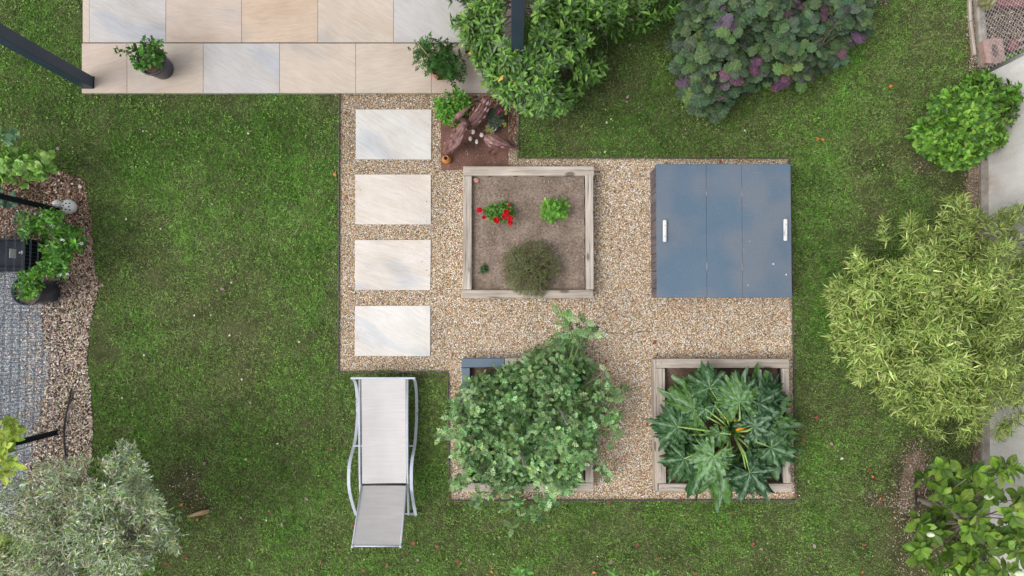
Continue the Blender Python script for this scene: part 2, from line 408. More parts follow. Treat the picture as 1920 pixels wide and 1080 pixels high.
# ------------------------------------------------------------------ leaf templates  (verts, tris, luv) ; x along 0..1, y across, z up
def tpl(wf, n=4, fold=.15, droop=.15, wav=0.0):
    vs = []; us = []
    for i in range(n + 1):
        t = i / n; wd = wf(t); z = -droop * t * t
        for s_ in (-1, 0, 1):
            vs.append((t, s_ * wd, z + fold * abs(s_) * wd + wav * math.sin(t * 9 + s_) * abs(s_))); us.append((t, s_, 0))
    fs = []
    for i in range(n):
        a = i * 3
        for k in (0, 1):
            fs += [(a + k, a + 3 + k, a + 4 + k), (a + k, a + 4 + k, a + 1 + k)]
    return np.array(vs), np.array(fs), np.array(us)
ell = lambda w_, p_=.5, tip=1.0: (lambda t: w_ * (max(1e-4, math.sin(PI * min(1, t ** p_))) ** .8) if 0 < t < 1 else .012)
T_ELL = tpl(ell(.17, .85), 4, .25, .18)
T_OVAL = tpl(ell(.27, .8), 4, .2, .15)
T_OBOV = tpl(ell(.25, 1.35), 5, .22, .12)
T_BAMB = tpl(ell(.075, .65), 3, .35, .25)
T_OLIV = tpl(ell(.12, .9), 2, .2, .05)
T_BLADE = (np.array([(0, -.06, 0), (0, .06, 0), (1, 0, -.12)]), np.array([(0, 1, 2)]), np.array([(0, 0, 0), (0, 0, 0), (1, 0, 0)], float))
T_BLADE2 = (np.array([(0, -.055, 0), (0, .055, 0), (.55, -.045, .02), (.55, .045, .02), (1, 0, -.18)]), np.array([(0, 1, 3), (0, 3, 2), (2, 3, 4)]), np.zeros((5, 3)))
def disc(n=14, cren=.06, rings=2, cup=.1, notch=.25, rib=.03):
    vs = [(.42, 0, 0)]; us = [(.5, 0, 0)]; fs = []
    for r in range(1, rings + 1):
        for j in range(n):
            a = 2 * PI * j / n; rr = .5 * r / rings
            if r == rings: rr *= 1 + cren * (1 if j % 2 else -1)
            k = 1 - notch * math.exp(-((a - PI) / .35) ** 2)
            x = .42 + rr * math.cos(a) * k * 1.08; y = rr * math.sin(a)
            vs.append((x, y, cup * (rr * 2) ** 2 * .5 + rib * (1 if j % 2 else -1) * r / rings)); us.append((x, y * 2, 0))
    for j in range(n): fs.append((0, 1 + j, 1 + (j + 1) % n))
    for r in range(1, rings):
        for j in range(n):
            a = 1 + (r - 1) * n + j; b = 1 + (r - 1) * n + (j + 1) % n; fs += [(a, a + n, b + n), (a, b + n, b)]
    return np.array(vs), np.array(fs), np.array(us)
T_ROUND = disc(18, .085, 2, -.14, .3, .022)
T_DISC = disc(8, 0, 1, .06, .2, 0)
def compound(base, pl):
    vs = []; fs = []; us = []; n = 0
    for (x, y, a, s_) in pl:
        v, f, u = base; ca, sa = math.cos(a), math.sin(a)
        vs.append(np.stack([x + s_ * (v[:, 0] * ca - v[:, 1] * sa), y + s_ * (v[:, 0] * sa + v[:, 1] * ca), v[:, 2] * s_ - .12 * x * x], -1)); fs.append(f + n); us.append(u); n += len(v)
    # rachis
    v = np.array([(0, -.012, 0), (0, .012, 0), (.9, .004, -.1), (.9, -.004, -.1)]); vs.append(v); fs.append(np.array([(0, 1, 2), (0, 2, 3)]) + n); us.append(np.zeros((4, 3)))
    return np.concatenate(vs), np.concatenate(fs), np.concatenate(us)
T_TL = tpl(lambda t: [.03, .27, .25, .17, .01][int(round(t * 4))], 4, .18, .12, .03)
T_TOM = compound(T_TL, [(.25, .02, 1.1, .26), (.25, -.02, -1.1, .26), (.5, .02, .95, .34), (.5, -.02, -.95, .34), (.38, .01, 1.3, .13), (.4, -.01, -1.3, .13), (.72, .015, .75, .30), (.72, -.015, -.75, .30), (.8, 0, 0, .36)])
T_FERN = compound(T_TL, [(.1 + .16 * k, s_ * .01, s_ * 1.15, .30 - .035 * k) for k in range(5) for s_ in (1, -1)] + [(.85, 0, 0, .25)])
T_ROSE = compound(T_OVAL, [(.2, 0, 1.0, .3), (.2, 0, -1.0, .3), (.5, 0, .8, .34), (.5, 0, -.8, .34), (.7, 0, 0, .4)])

def leaves(mb, T, pos, xd, nd, L, W=1.0, col=(1, 1, 1)):
    tv, tf, tu = T; pos = np.asarray(pos); m = len(pos); k = len(tv)
    xd = nrm(xd); nd = nrm(nd - (nd * xd).sum(-1, keepdims=True) * xd); yd = np.cross(nd, xd)
    L = np.broadcast_to(np.asarray(L, float), (m,))[:, None, None]; W = np.broadcast_to(np.asarray(W, float), (m,))[:, None, None]
    v = pos[:, None, :] + L * (xd[:, None, :] * tv[None, :, 0:1] + yd[:, None, :] * tv[None, :, 1:2] * W + nd[:, None, :] * tv[None, :, 2:3])
    f = (tf[None] + (np.arange(m) * k)[:, None, None]).reshape(-1, 3)
    c = np.broadcast_to(np.asarray(col, float), (m, 3)); c = np.repeat(c, k, 0)
    u = np.tile(tu, (m, 1)); u[:, 2] = np.repeat(rng.random(m), k)
    mb.add(v.reshape(-1, 3), f, c, u)

def pick(pal, n, jit=.12, wts=None):
    pal = np.array(pal); i = rng.choice(len(pal), n, p=None if wts is None else np.array(wts) / sum(wts))
    c = pal[i] * (1 + jit * rng.standard_normal((n, 1))) * (1 + jit * .4 * rng.standard_normal((n, 3)))
    return np.clip(c, .003, .95)

def tips_in(poly, n, h0, h1, R, depth=.35, gap=.0, lump=.35, seed=1, avoid=None, ns=.03):
    """n twig tips spread through a lumpy dome whose outline is poly; heights in metres"""
    p = np.asarray(poly, float); lo = p.min(0); hi = p.max(0); out = []
    got = 0
    while got < n:
        x = rng.uniform(lo[0], hi[0], n * 2); y = rng.uniform(lo[1], hi[1], n * 2)
        k = pip(x, y, p)
        if avoid is not None: k &= ~avoid(x, y)
        d = pdist(x, y, p)
        k &= (vnoise(x, y, ns, seed) + np.clip(d / R, 0, 1) * .5 > gap)
        out.append(np.stack([x[k], y[k], d[k]], -1)); got += k.sum()
    a = np.concatenate(out)[:n]; x, y, d = a.T
    s_ = np.clip(d / R, 0, 1); dome = np.sqrt(np.clip(1 - (1 - s_) ** 2, 0, 1))
    top = h0 + (h1 - h0) * (dome * (1 - lump) + lump * vnoise(x, y, ns * .9, seed + 5) * (.4 + .6 * dome))
    h = np.maximum(top - depth * rng.random(n) ** 1.6, .03)
    w_ = P(x, y, h); cen = P(p[:, 0].mean(), p[:, 1].mean(), h0)
    out_ = w_ - cen; out_[:, 2] = 0; out_ = nrm(out_)
    axis = nrm(out_ * (1.1 - s_[:, None]) + np.array([0, 0, 1.0]) * (.55 + .6 * s_[:, None]) + .35 * rng.standard_normal((n, 3)))
    axis[:, 2] = np.abs(axis[:, 2]); return w_, axis, s_, top - h

def rosettes(mb, T, tp, ax, k, L, ang=(35, 85), W=1.0, pal=None, wts=None, jit=.12, stem=.05, Lj=.2, young=1.0, cfun=None, droop=0.0, dep=None):
    n = len(tp); a = np.repeat(ax, k, 0); t = np.repeat(tp, k, 0)
    ref = np.where(np.abs(a[:, 2:3]) > .9, np.array([[1.0, 0, 0]]), np.array([[0, 0, 1.0]]))
    e1 = nrm(np.cross(a, ref)); e2 = np.cross(a, e1)
    j = np.tile(np.arange(k), n); ph = j * 2.4 + np.repeat(rng.random(n) * 6.28, k) + .3 * rng.standard_normal(n * k)
    fr = (j + rng.random(n * k)) / k
    th = np.radians(ang[0] + (ang[1] - ang[0]) * fr)[:, None]
    xd = a * np.cos(th) + (e1 * np.cos(ph)[:, None] + e2 * np.sin(ph)[:, None]) * np.sin(th) + .12 * rng.standard_normal((n * k, 3))
    xd[:, 2] -= droop; xd = nrm(xd)
    nd = a - (a * xd).sum(-1, keepdims=True) * xd + .18 * rng.standard_normal((n * k, 3)) + np.array([0, 0, .25])
    pos = t - a * (stem * fr[:, None])
    LL = L * (1 + Lj * rng.standard_normal(n * k)).clip(.5, 1.6) * (.7 + .3 * np.sqrt(fr))
    c = pick(pal, n * k, jit, wts) * (1 + (young - 1) * (1 - fr[:, None]) ** 1.5)
    if cfun is not None: c = cfun(c, pos)
    leaves(mb, T, pos, xd, nd, LL, W, np.clip(c, .003, .9))

def woody(mb, base, tp, nmain=7, r0=.03, rt=.004, twigs=200, col=(.12, .09, .07), sag=.1, mdrop=0.0):
    base = np.asarray(base, float); n = len(tp)
    ctr = tp.mean(0); order = np.argsort(np.linalg.norm((tp - ctr)[:, :2], axis=1))[:max(2, int(n * .6))]; mains = tp[rng.choice(order, min(nmain, len(order)), replace=False)] - np.array([0, 0, mdrop]); allp = []
    for m in mains:
        d = m - base; pts = []
        for t in np.linspace(0, .93, 9):
            q = base + d * t; q = q + np.array([0, 0, 1]) * (math.sin(t * PI) * sag * np.linalg.norm(d[:2]))
            q = q + rng.standard_normal(3) * .015 * (0 if t == 0 else 1); pts.append(q)
        pts = np.array(pts); mb.tube(pts, np.linspace(r0, rt * 1.5, 9), 6, col); allp.append(pts[3:])
    allp = np.concatenate(allp)
    for i in rng.choice(n, min(twigs, n), replace=False):
        q = tp[i]; dd = np.linalg.norm(allp - q, axis=1) + 2 * np.clip(allp[:, 2] - q[2], 0, 9); k = allp[dd.argmin()]
        mid = (k + q) / 2 + rng.standard_normal(3) * .02 - np.array([0, 0, .02])
        mb.tube([k, mid, q - (q - k) * .03], [rt, rt * .7, rt * .45], 4, col, cap=False)

# ------------------------------------------------------------------ polygons of the ground plan (photo pixels -> ground)
PATIO = [(154, -110), (972, -110), (972, 175), (153, 175)]
GRAVEL = [(637, 176), (972, 176), (972, 297), (1478, 298), (1484, 560), (1490, 936), (843, 937), (840, 697), (635, 696)]
MULCH = [(-260, 300), (60, 322), (118, 322), (158, 340), (170, 400), (174, 450), (178, 500), (186, 540), (176, 575), (168, 620), (163, 680), (170, 730), (175, 790), (172, 860), (150, 960), (120, 1200), (-260, 1200)]
BEYOND = [(1836, -200), (1838, 0), (1848, 137), (1852, 300), (1850, 830), (1856, 1300), (2300, 1300), (2300, -200)]
def in_world_poly(poly): return [tuple(P(x, y, 0)[:2]) for x, y in poly]

g = MB(); g.add([(-40, -40, -.004), (40, -40, -.004), (40, 40, -.004), (-40, 40, -.004)], [(0, 1, 2, 3)]); tag(g.build('ground', M['ground']), kind='structure')
g = MB(); g.poly(in_world_poly(GRAVEL), -.003, .006); tag(g.build('gravel_path', M['gravel']), kind='structure')
g = MB(); g.poly(in_world_poly(MULCH), -.003, .004); tag(g.build('mulch_bed', M['mulch']), kind='structure')

# pale grey-blue gravel strip beyond the left mesh fence
GREYG = [(-260, 470), (60, 480), (82, 520), (78, 600), (92, 700), (70, 800), (50, 900), (10, 1000), (-260, 1100)]
g = MB(); g.poly(in_world_poly(GREYG), .0, .010); tag(g.build('grey_gravel_strip', M['greygravel']), kind='structure')
NSOIL = [(1838, -200), (1840, 0), (1850, 134), (2300, -60), (2300, -200)]
g = MB(); g.poly(in_world_poly(NSOIL), -.003, .005); tag(g.build('soil_ground', M['mulch']), kind='structure')

# bare earth patches
def blob(cx, cy, rx, ry, rot=0, n=26, seed=0):
    r = np.random.default_rng(seed); k = 1 + .16 * r.standard_normal(n); k = (k + np.roll(k, 1) + np.roll(k, -1)) / 3
    a = np.arange(n) * 2 * PI / n; x = rx * k * np.cos(a); y = ry * k * np.sin(a)
    return [(cx + x[i] * math.cos(rot) - y[i] * math.sin(rot), cy + x[i] * math.sin(rot) + y[i] * math.cos(rot)) for i in range(n)]
PATCH = [blob(1712, 905, 34, 78, .12, seed=3), blob(1655, 937, 34, 15, .1, seed=4), blob(345, 905, 32, 34, 0, seed=5), blob(372, 945, 30, 20, .1, seed=6),
         blob(1730, 1030, 60, 60, .2, seed=8), blob(1828, 420, 22, 190, .0, seed=9), blob(1730, 310, 26, 18, .3, seed=10), blob(1645, 5, 26, 8, 0, seed=11),
         blob(1828, 60, 16, 90, 0, seed=12), blob(1838, 900, 20, 160, 0, seed=13), blob(1225, 10, 60, 22, 0, seed=14)]
for i, pb in enumerate(PATCH):
    if i not in (0, 5, 8, 9): continue
    pc_ = np.array(pb); pc_ = pc_.mean(0) + (pc_ - pc_.mean(0)) * .72; g = MB(); g.poly(in_world_poly([tuple(k) for k in pc_]), -.003, .0005 + .0004 * i); tag(g.build('soil_patch', M['patch']), kind='structure')

# ------------------------------------------------------------------ lawn
def lush(x, y):
    """0 dry/bare .. 1 thick green, in photo pixels on the ground"""
    v = .55 + .80 * (fbm(x, y, .011, 3, 4) - .5) + .5 * (fbm(x, y, .05, 8, 3) - .5)
    for (cx, cy, rx, ry, a) in ((470, 270, 190, 80, .28), (560, 430, 70, 110, .22), (60, 90, 100, 90, .12), (1200, 260, 140, 40, .12), (1540, 470, 40, 120, .15),
                                (1550, 640, 40, 120, .1), (470, 800, 100, 90, .1), (1440, 1010, 120, 50, .12), (740, 760, 30, 120, .2), (1620, 120, 60, 70, .18),
                                (350, 480, 110, 120, -.18), (420, 640, 140, 90, -.16), (1600, 260, 80, 60, -.14), (330, 900, 80, 60, -.35), (1690, 270, 50, 60, -.25),
                                (1790, 330, 40, 150, -.4), (1710, 910, 70, 90, -.45), (190, 660, 25, 22, -.5), (310, 470, 26, 20, -.3), (420, 475, 26, 20, -.25),
                                (1640, 135, 25, 16, -.3), (1620, 950, 80, 60, -.2), (1720, 1040, 130, 50, -.4), (330, 1040, 120, 60, -.3), (950, 980, 120, 40, -.25),
                                (1170, 130, 60, 70, -.15), (1000, 1060, 300, 40, -.1), (1820, 620, 40, 300, -.3), (620, 560, 14, 200, -.2), (1500, 820, 16, 220, -.12)):
        v = v + a * np.exp(-(((x - cx) / rx) ** 2 + ((y - cy) / ry) ** 2))
    for pb in PATCH:
        p = np.array(pb); c = p.mean(0); r = (p.max(0) - p.min(0)) / 2
        v = v - .85 * np.exp(-(((x - c[0]) / r[0] / .9) ** 2 + ((y - c[1]) / r[1] / .9) ** 2) ** 1.2)
    return v
def lawn_pts(n):
    x = rng.uniform(-180, 2000, n); y = rng.uniform(-200, 1240, n)
    k = ~(pip(x, y, PATIO) | pip(x, y, GRAVEL) | pip(x, y, BEYOND)); x = x[k]; y = y[k]
    wob = 5 * (fbm(x, y, .06, 2) - .5)
    k = ~pip(x + wob, y, MULCH); x = x[k]; y = y[k]
    return x, y
def make_grass(n, L0, L1, tilt, seedc):
    x, y = lawn_pts(n); lu = lush(x, y)
    k = rng.random(len(x)) < np.clip(.25 + lu * 1.1, .04, 1); x = x[k]; y = y[k]; lu = lu[k]; m = len(x)
    pos = P(x, y, 0.0); az = rng.random(m) * 6.283; th = np.radians(rng.uniform(*tilt, m))
    xd = np.stack([np.cos(az) * np.sin(th), np.sin(az) * np.sin(th), np.cos(th)], -1)
    nd = np.stack([-np.cos(az) * np.cos(th), -np.sin(az) * np.cos(th), np.sin(th)], -1) + .3 * rng.standard_normal((m, 3))
    t = np.clip(lu + .18 * rng.standard_normal(m), 0, 1)[:, None]
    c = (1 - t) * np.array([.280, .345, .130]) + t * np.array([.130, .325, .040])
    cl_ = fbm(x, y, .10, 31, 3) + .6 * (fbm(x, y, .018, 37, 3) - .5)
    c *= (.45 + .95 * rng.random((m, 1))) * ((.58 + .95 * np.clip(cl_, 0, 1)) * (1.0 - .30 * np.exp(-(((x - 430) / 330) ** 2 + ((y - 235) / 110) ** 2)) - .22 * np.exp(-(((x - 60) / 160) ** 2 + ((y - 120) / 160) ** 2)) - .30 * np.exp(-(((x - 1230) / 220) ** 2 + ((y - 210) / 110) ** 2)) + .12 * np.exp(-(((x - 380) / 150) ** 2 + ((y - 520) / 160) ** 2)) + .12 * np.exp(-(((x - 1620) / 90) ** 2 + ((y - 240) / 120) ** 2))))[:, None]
    dry = rng.random(m) < .10 + .16 * np.clip(.7 - lu, 0, 1); c[dry] = pick([(.26, .22, .12), (.20, .16, .09), (.34, .30, .18)], dry.sum())
    L = rng.uniform(L0, L1, m) * (.7 + .5 * np.clip(lu, 0, 1))
    return pos, xd, nd, L, c
g = MB()
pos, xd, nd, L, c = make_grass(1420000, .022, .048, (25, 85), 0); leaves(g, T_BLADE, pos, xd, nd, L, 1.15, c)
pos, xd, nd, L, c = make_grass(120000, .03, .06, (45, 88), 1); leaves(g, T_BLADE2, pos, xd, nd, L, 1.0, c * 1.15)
ga = np.array(GRAVEL + PATIO[::-1][:0], float); n_ = 14000; e_ = rng.integers(0, len(ga), n_); tt_ = rng.random(n_)[:, None]; q_ = ga[e_] * (1 - tt_) + ga[(e_ + 1) % len(ga)] * tt_ + rng.standard_normal((n_, 2)) * 2.2
k = ~pip(q_[:, 0], q_[:, 1], GRAVEL) & ~pip(q_[:, 0], q_[:, 1], PATIO) & (fbm(q_[:, 0], q_[:, 1], .05, 77, 3) > .47); q_ = q_[k]; m_ = len(q_); az = rng.random(m_) * 6.283; th = rng.uniform(.5, 1.2, m_)
leaves(g, T_BLADE2, P(q_[:, 0], q_[:, 1], 0), np.stack([np.cos(az) * np.sin(th), np.sin(az) * np.sin(th), np.cos(th)], -1), np.array([0, 0, 1.0]) + .3 * rng.standard_normal((m_, 3)), rng.uniform(.03, .065, m_), .9, pick([(.16, .28, .05), (.11, .22, .03), (.3, .28, .14)], m_, .2))
tag(g.build('lawn_grass', M['grass']), 'short mixed green lawn around the gravel terrace', 'grass', kind='stuff')
# clover / broad-leaved lawn weeds
g = MB(); x, y = lawn_pts(320000); lu = lush(x, y); cl = fbm(x, y, .035, 21, 3)
k = rng.random(len(x)) < np.clip((cl - .46) * 3.0, .05, .8) * np.clip(lu + .15, 0, 1); x = x[k]; y = y[k]; m = len(x)
p0 = P(x, y, rng.uniform(.018, .036, m)); az = rng.random(m) * 6.283
leaves(g, T_DISC, p0, np.stack([np.cos(az), np.sin(az), .2 * rng.standard_normal(m)], -1), np.array([0, 0, 1.0]) + .35 * rng.standard_normal((m, 3)), rng.uniform(.009, .02, m), 1, pick([(.14, .26, .04), (.20, .34, .08), (.09, .19, .028)], m, .25))
tag(g.build('clover_patches', M['matte']), 'bright clover leaves mixed into the lawn grass', 'clover', kind='stuff')

# ------------------------------------------------------------------ loose stones and chips
def pebbles(mb, x, y, z, size, cols):
    m = len(x); T = np.array([(1, 0, 0), (0, 1, 0), (-1, 0, 0), (0, -1, 0), (0, 0, .7), (0, 0, -.7)], float)
    F = np.array([(0, 1, 4), (1, 2, 4), (2, 3, 4), (3, 0, 4)])
    b = P(x, y, z); a = rng.random(m) * 6.283; s1 = size * rng.uniform(.8, 1.35, m); s2 = size * rng.uniform(.6, 1.0, m)
    ca, sa = np.cos(a), np.sin(a)
    vx = T[None, :, 0] * s1[:, None]; vy = T[None, :, 1] * s2[:, None]
    v = np.stack([vx * ca[:, None] - vy * sa[:, None], vx * sa[:, None] + vy * ca[:, None], T[None, :, 2] * s2[:, None]], -1) + b[:, None, :]
    v = v[:, :5]
    f = (F[None] + (np.arange(m) * 5)[:, None, None]).reshape(-1, 3)
    mb.add(v.reshape(-1, 3), f, np.repeat(cols, 5, 0))
x = rng.uniform(630, 1495, 210000); y = rng.uniform(170, 940, 210000); k = pip(x, y, GRAVEL)
for r_ in ((668, 205, 808, 298), (668, 327, 806, 420), (668, 449, 806, 544), (668, 573, 806, 667), (890, 335, 1100, 545), (890, 695, 1090, 900), (1250, 695, 1465, 905), (1235, 320, 1480, 550)):
    k &= ~((x > r_[0]) & (x < r_[2]) & (y > r_[1]) & (y < r_[3]))
x = x[k]; y = y[k]; m = len(x)
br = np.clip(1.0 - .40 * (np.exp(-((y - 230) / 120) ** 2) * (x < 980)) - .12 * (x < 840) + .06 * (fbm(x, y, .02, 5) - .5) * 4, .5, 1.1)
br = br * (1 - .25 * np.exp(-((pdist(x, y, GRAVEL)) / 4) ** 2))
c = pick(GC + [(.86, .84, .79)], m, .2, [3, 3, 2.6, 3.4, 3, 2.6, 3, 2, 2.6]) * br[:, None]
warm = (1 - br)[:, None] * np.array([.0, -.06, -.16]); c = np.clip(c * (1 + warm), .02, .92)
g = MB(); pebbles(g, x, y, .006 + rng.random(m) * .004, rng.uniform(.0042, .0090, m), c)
n_ = 900; e_ = rng.integers(0, len(GRAVEL), n_); ga = np.array(GRAVEL, float); tt_ = rng.random(n_)[:, None]; q_ = ga[e_] * (1 - tt_) + ga[(e_ + 1) % len(GRAVEL)] * tt_ + rng.standard_normal((n_, 2)) * 6
k = ~pip(q_[:, 0], q_[:, 1], PATIO); q_ = q_[k]; pebbles(g, q_[:, 0], q_[:, 1], .016 + 0 * q_[:, 0], rng.uniform(.004, .008, len(q_)), pick(GC, len(q_), .15))
for (xa, ya, xb, yb) in ((668, 206, 808, 298), (668, 328, 806, 420), (668, 450, 806, 543), (668, 575, 805, 667)):
    n_ = 16; sx = np.where(rng.random(n_) < .5, xa + rng.exponential(5, n_), xb - rng.exponential(5, n_)); pebbles(g, np.clip(sx, xa, xb), rng.uniform(ya, yb, n_), .025 + 0 * sx, rng.uniform(.003, .006, n_), pick(GC, n_, .15))
tag(g.build('loose_pebbles', M['pebble']), 'tan and white pea gravel covering the terrace', 'gravel', kind='stuff')

def chips(mb, x, y, cols, smin=.010, smax=.030, zt=.014, z0=.004):
    m = len(x); b = P(x, y, z0 + rng.random(m) * zt); az = rng.random(m) * 6.283
    X = nrm(np.stack([np.cos(az), np.sin(az), .25 * rng.standard_normal(m)], -1)); Z = nrm(np.array([0, 0, 1.0]) + .35 * rng.standard_normal((m, 3)))
    Z = nrm(Z - (Z * X).sum(-1, keepdims=True) * X); Y = np.cross(Z, X)
    l = rng.uniform(smin, smax, m) / 2; w2 = l * rng.uniform(.25, .65, m); t_ = rng.uniform(.0012, .003, m)
    C = [(-1, -.7, 0), (1, -1, 0), (.8, 1, 0), (-1, .8, 0), (-.9, -.6, 1), (.9, -.9, 1), (.75, .9, 1), (-.9, .7, 1)]
    v = np.stack([b + X * (cx * l)[:, None] + Y * (cy * w2)[:, None] + Z * (cz * t_ * 2)[:, None] for cx, cy, cz in C], 1)
    F = np.array([(4, 5, 6, 7), (0, 1, 5, 4), (1, 2, 6, 5), (2, 3, 7, 6), (3, 0, 4, 7)])
    f = (F[None] + (np.arange(m) * 8)[:, None, None]).reshape(-1, 4)
    mb.add(v.reshape(-1, 3), f, np.repeat(cols, 8, 0))
x = rng.uniform(-120, 200, 60000); y = rng.uniform(310, 1150, 60000); k = pip(x + 6 * (fbm(x, y, .06, 2) - .5), y, MULCH)
k &= ~(pip(x, y, GREYG) & (rng.random(len(x)) < np.where(x > 45, .5, .93))); x = x[k]; y = y[k]; m = len(x)
t = np.clip((y - 430) / 160 + .25 * rng.standard_normal(m), 0, 1)[:, None]
c = (1 - t) * pick([(.32, .18, .12), (.20, .12, .085), (.44, .32, .24), (.6, .5, .4)], m, .25, [4, 3, 3, 1.4]) + t * pick([(.64, .53, .42), (.46, .33, .24), (.82, .73, .62), (.26, .19, .14), (.56, .48, .41)], m, .2)
g = MB(); chips(g, x, y, c)
tag(g.build('wood_chips', M['chips']), 'brown and tan wood chip mulch along the left fence', 'mulch', kind='stuff')
x = rng.uniform(-120, 100, 20000); y = rng.uniform(470, 1100, 20000); k = pip(x, y, GREYG); x = x[k]; y = y[k]; m = len(x)
g = MB(); pebbles(g, x, y, .012 + 0 * x, rng.uniform(.005, .011, m), pick([(.28, .31, .35), (.42, .45, .48), (.18, .2, .23), (.55, .56, .56)], m, .15))
tag(g.build('grey_pebbles', M['pebble']), 'grey blue gravel beyond the wire fence', 'gravel', kind='stuff')
# litter in the bare patches and beyond the chain link fence
g = MB(); xs = []; ys = []
for i, pb in enumerate(PATCH + [NSOIL]):
    p = np.array(pb); lo = p.min(0); hi = np.minimum(p.max(0), [2000, 1150]); n_ = int((hi - lo).prod() * (.07 if i in (2, 3, 4, 6, 9, 10) else .22))
    x = rng.uniform(lo[0], hi[0], n_); y = rng.uniform(lo[1], hi[1], n_); k = pip(x + 9 * rng.standard_normal(n_), y + 9 * rng.standard_normal(n_), pb); xs.append(x[k]); ys.append(y[k])
x = np.concatenate(xs); y = np.concatenate(ys); m = len(x)
chips(g, x, y, pick([(.40, .32, .24), (.28, .215, .155), (.56, .48, .38), (.17, .13, .095), (.30, .18, .11)], m, .25, [3, 4, 2, 3, 1]), .006, .020, .004)
for (xa, xb, ya, yb, z_, n_) in ((888, 1094, 336, 538, .143, 900), (1256, 1460, 698, 900, .17, 260)):
    chips(g, rng.uniform(xa, xb, n_), rng.uniform(ya, yb, n_), pick([(.5, .42, .33), (.34, .25, .19), (.66, .58, .48), (.12, .09, .07)], n_, .2, [2, 4, 1, 3]), .004, .014, .005, z_)
tag(g.build('soil_crumbs', M['chips']), 'crumbs of bark and dry leaf on the bare soil patches', 'leaf litter', kind='stuff')

# ------------------------------------------------------------------ patio and stepping slabs
def slab(mb, corners, z0, z1, base, rot, gap=.0015, seed=0):
    p = np.array([P(x, y, z1)[:2] for x, y in corners]); c = p.mean(0); p = c + (p - c) * (1 - gap * 2 / .9)
    n = 4; ar = np.cross(p[1] - p[0], p[2] - p[0])
    if ar < 0: p = p[::-1]
    b = .003; inner = c + (p - c) * (1 - b / .35)
    v = [(*q, z0) for q in p] + [(*q, z1 - b) for q in p] + [(*q, z1) for q in inner]
    fs = [(8, 9, 10, 11)] + [(i, (i + 1) % 4, 4 + (i + 1) % 4, 4 + i) for i in range(4)] + [(4 + i, 4 + (i + 1) % 4, 8 + (i + 1) % 4, 8 + i) for i in range(4)]
    v = np.array(v); q = v[:, :2] - c; u = np.stack([q[:, 0] * math.cos(rot) + q[:, 1] * math.sin(rot) + seed * 3.1, -q[:, 0] * math.sin(rot) + q[:, 1] * math.cos(rot) + seed * 1.7, v[:, 2] + seed], -1)
    mb.add(v, fs, base, u)
CR = (.50, .43, .365); BE = (.50, .395, .305); GR = (.46, .445, .435); PK = (.485, .405, .345); WH = (.60, .57, .53)
g = MB()
r1 = [(155, 167, CR), (167, 311, GR), (311, 453, PK), (453, 596, BE), (596, 738, CR), (738, 881, GR), (881, 972, CR)]
r2 = [(153, 238, PK), (238, 381, CR), (381, 524, GR), (524, 667, CR), (667, 809, CR), (809, 972, PK)]
for i, (a, b, c) in enumerate(r1): slab(g, [(a, -15), (b, -15), (b, 79.5), (a, 79.5)], .0, .05, c, [-.5, -.45, -.15, .1, -.6, -.7, .3][i], seed=i + 1)
for i, (a, b, c) in enumerate(r2): slab(g, [(a, 81), (b, 81), (b, 174.5), (a, 174.5)], .0, .05, c, [.4, .2, -.55, -.4, .15, .3][i], seed=i + 11)
for i, (a, b) in enumerate([(155, 238), (238, 381), (381, 524), (524, 667), (667, 809), (809, 972)]): slab(g, [(a, -110), (b, -110), (b, -16.5), (a, -16.5)], .0, .05, CR, .3, seed=i + 31)
tag(g.build('patio', M['stone']), kind='structure')
g = MB(); g.poly([tuple(P(x, y, 0.04)[:2]) for x, y in [(156, -108), (970, -108), (970, 173), (156, 173)]], -.002, .040, (.05, .045, .04)); tag(g.build('patio_base', M['bark']), kind='structure')
SS = [((667, 205), (809, 205), (808.5, 299), (667, 298.5), (.47, .45, .42), -.62, 'pale stepping slab with a blue grey streak, nearest the patio'),
      ((666, 327), (808, 327), (808, 421), (666, 420.5), (.50, .45, .40), -.35, 'pinkish stepping slab level with the top of the flower bed'),
      ((665.5, 450), (808, 449.5), (807, 544), (665.5, 543.5), (.51, .465, .42), -.25, 'pinkish cream stepping slab level with the thyme bush'),
      ((665.5, 573.5), (807, 573), (806.5, 668), (665, 667.5), WH, -.45, 'whitest stepping slab, nearest the sun lounger')]
for i, (a, b, c_, d, col, rt, lb) in enumerate(SS):
    g = MB(); slab(g, [a, b, c_, d], .0, .022, tuple(np.array(col) * (1.0, 1.02, 1.04) * (1.24 if i in (1, 2) else 1.10 if i == 3 else 1.2)), rt, 0, seed=50 + i * 2.3)
    tag(g.build('stepping_slab', M['stone']), lb, 'paving slab', 'stepping slabs beside the patio')
# metal edging round the gravel
g = MB(); pts = [P(x, y, 0) for x, y in [(637, 177), (635, 697), (840, 698), (843, 938), (1491, 937), (1485, 560), (1478.5, 297.5), (973, 296.5), (972.5, 177)]]
for a, b in zip(pts[:-1], pts[1:]): g.beam(a + [0, 0, .008], b + [0, 0, .008], .010, .05, .001)
tag(g.build('gravel_edging', M['edging']), 'thin dark metal edging strip around the gravel', 'edging')

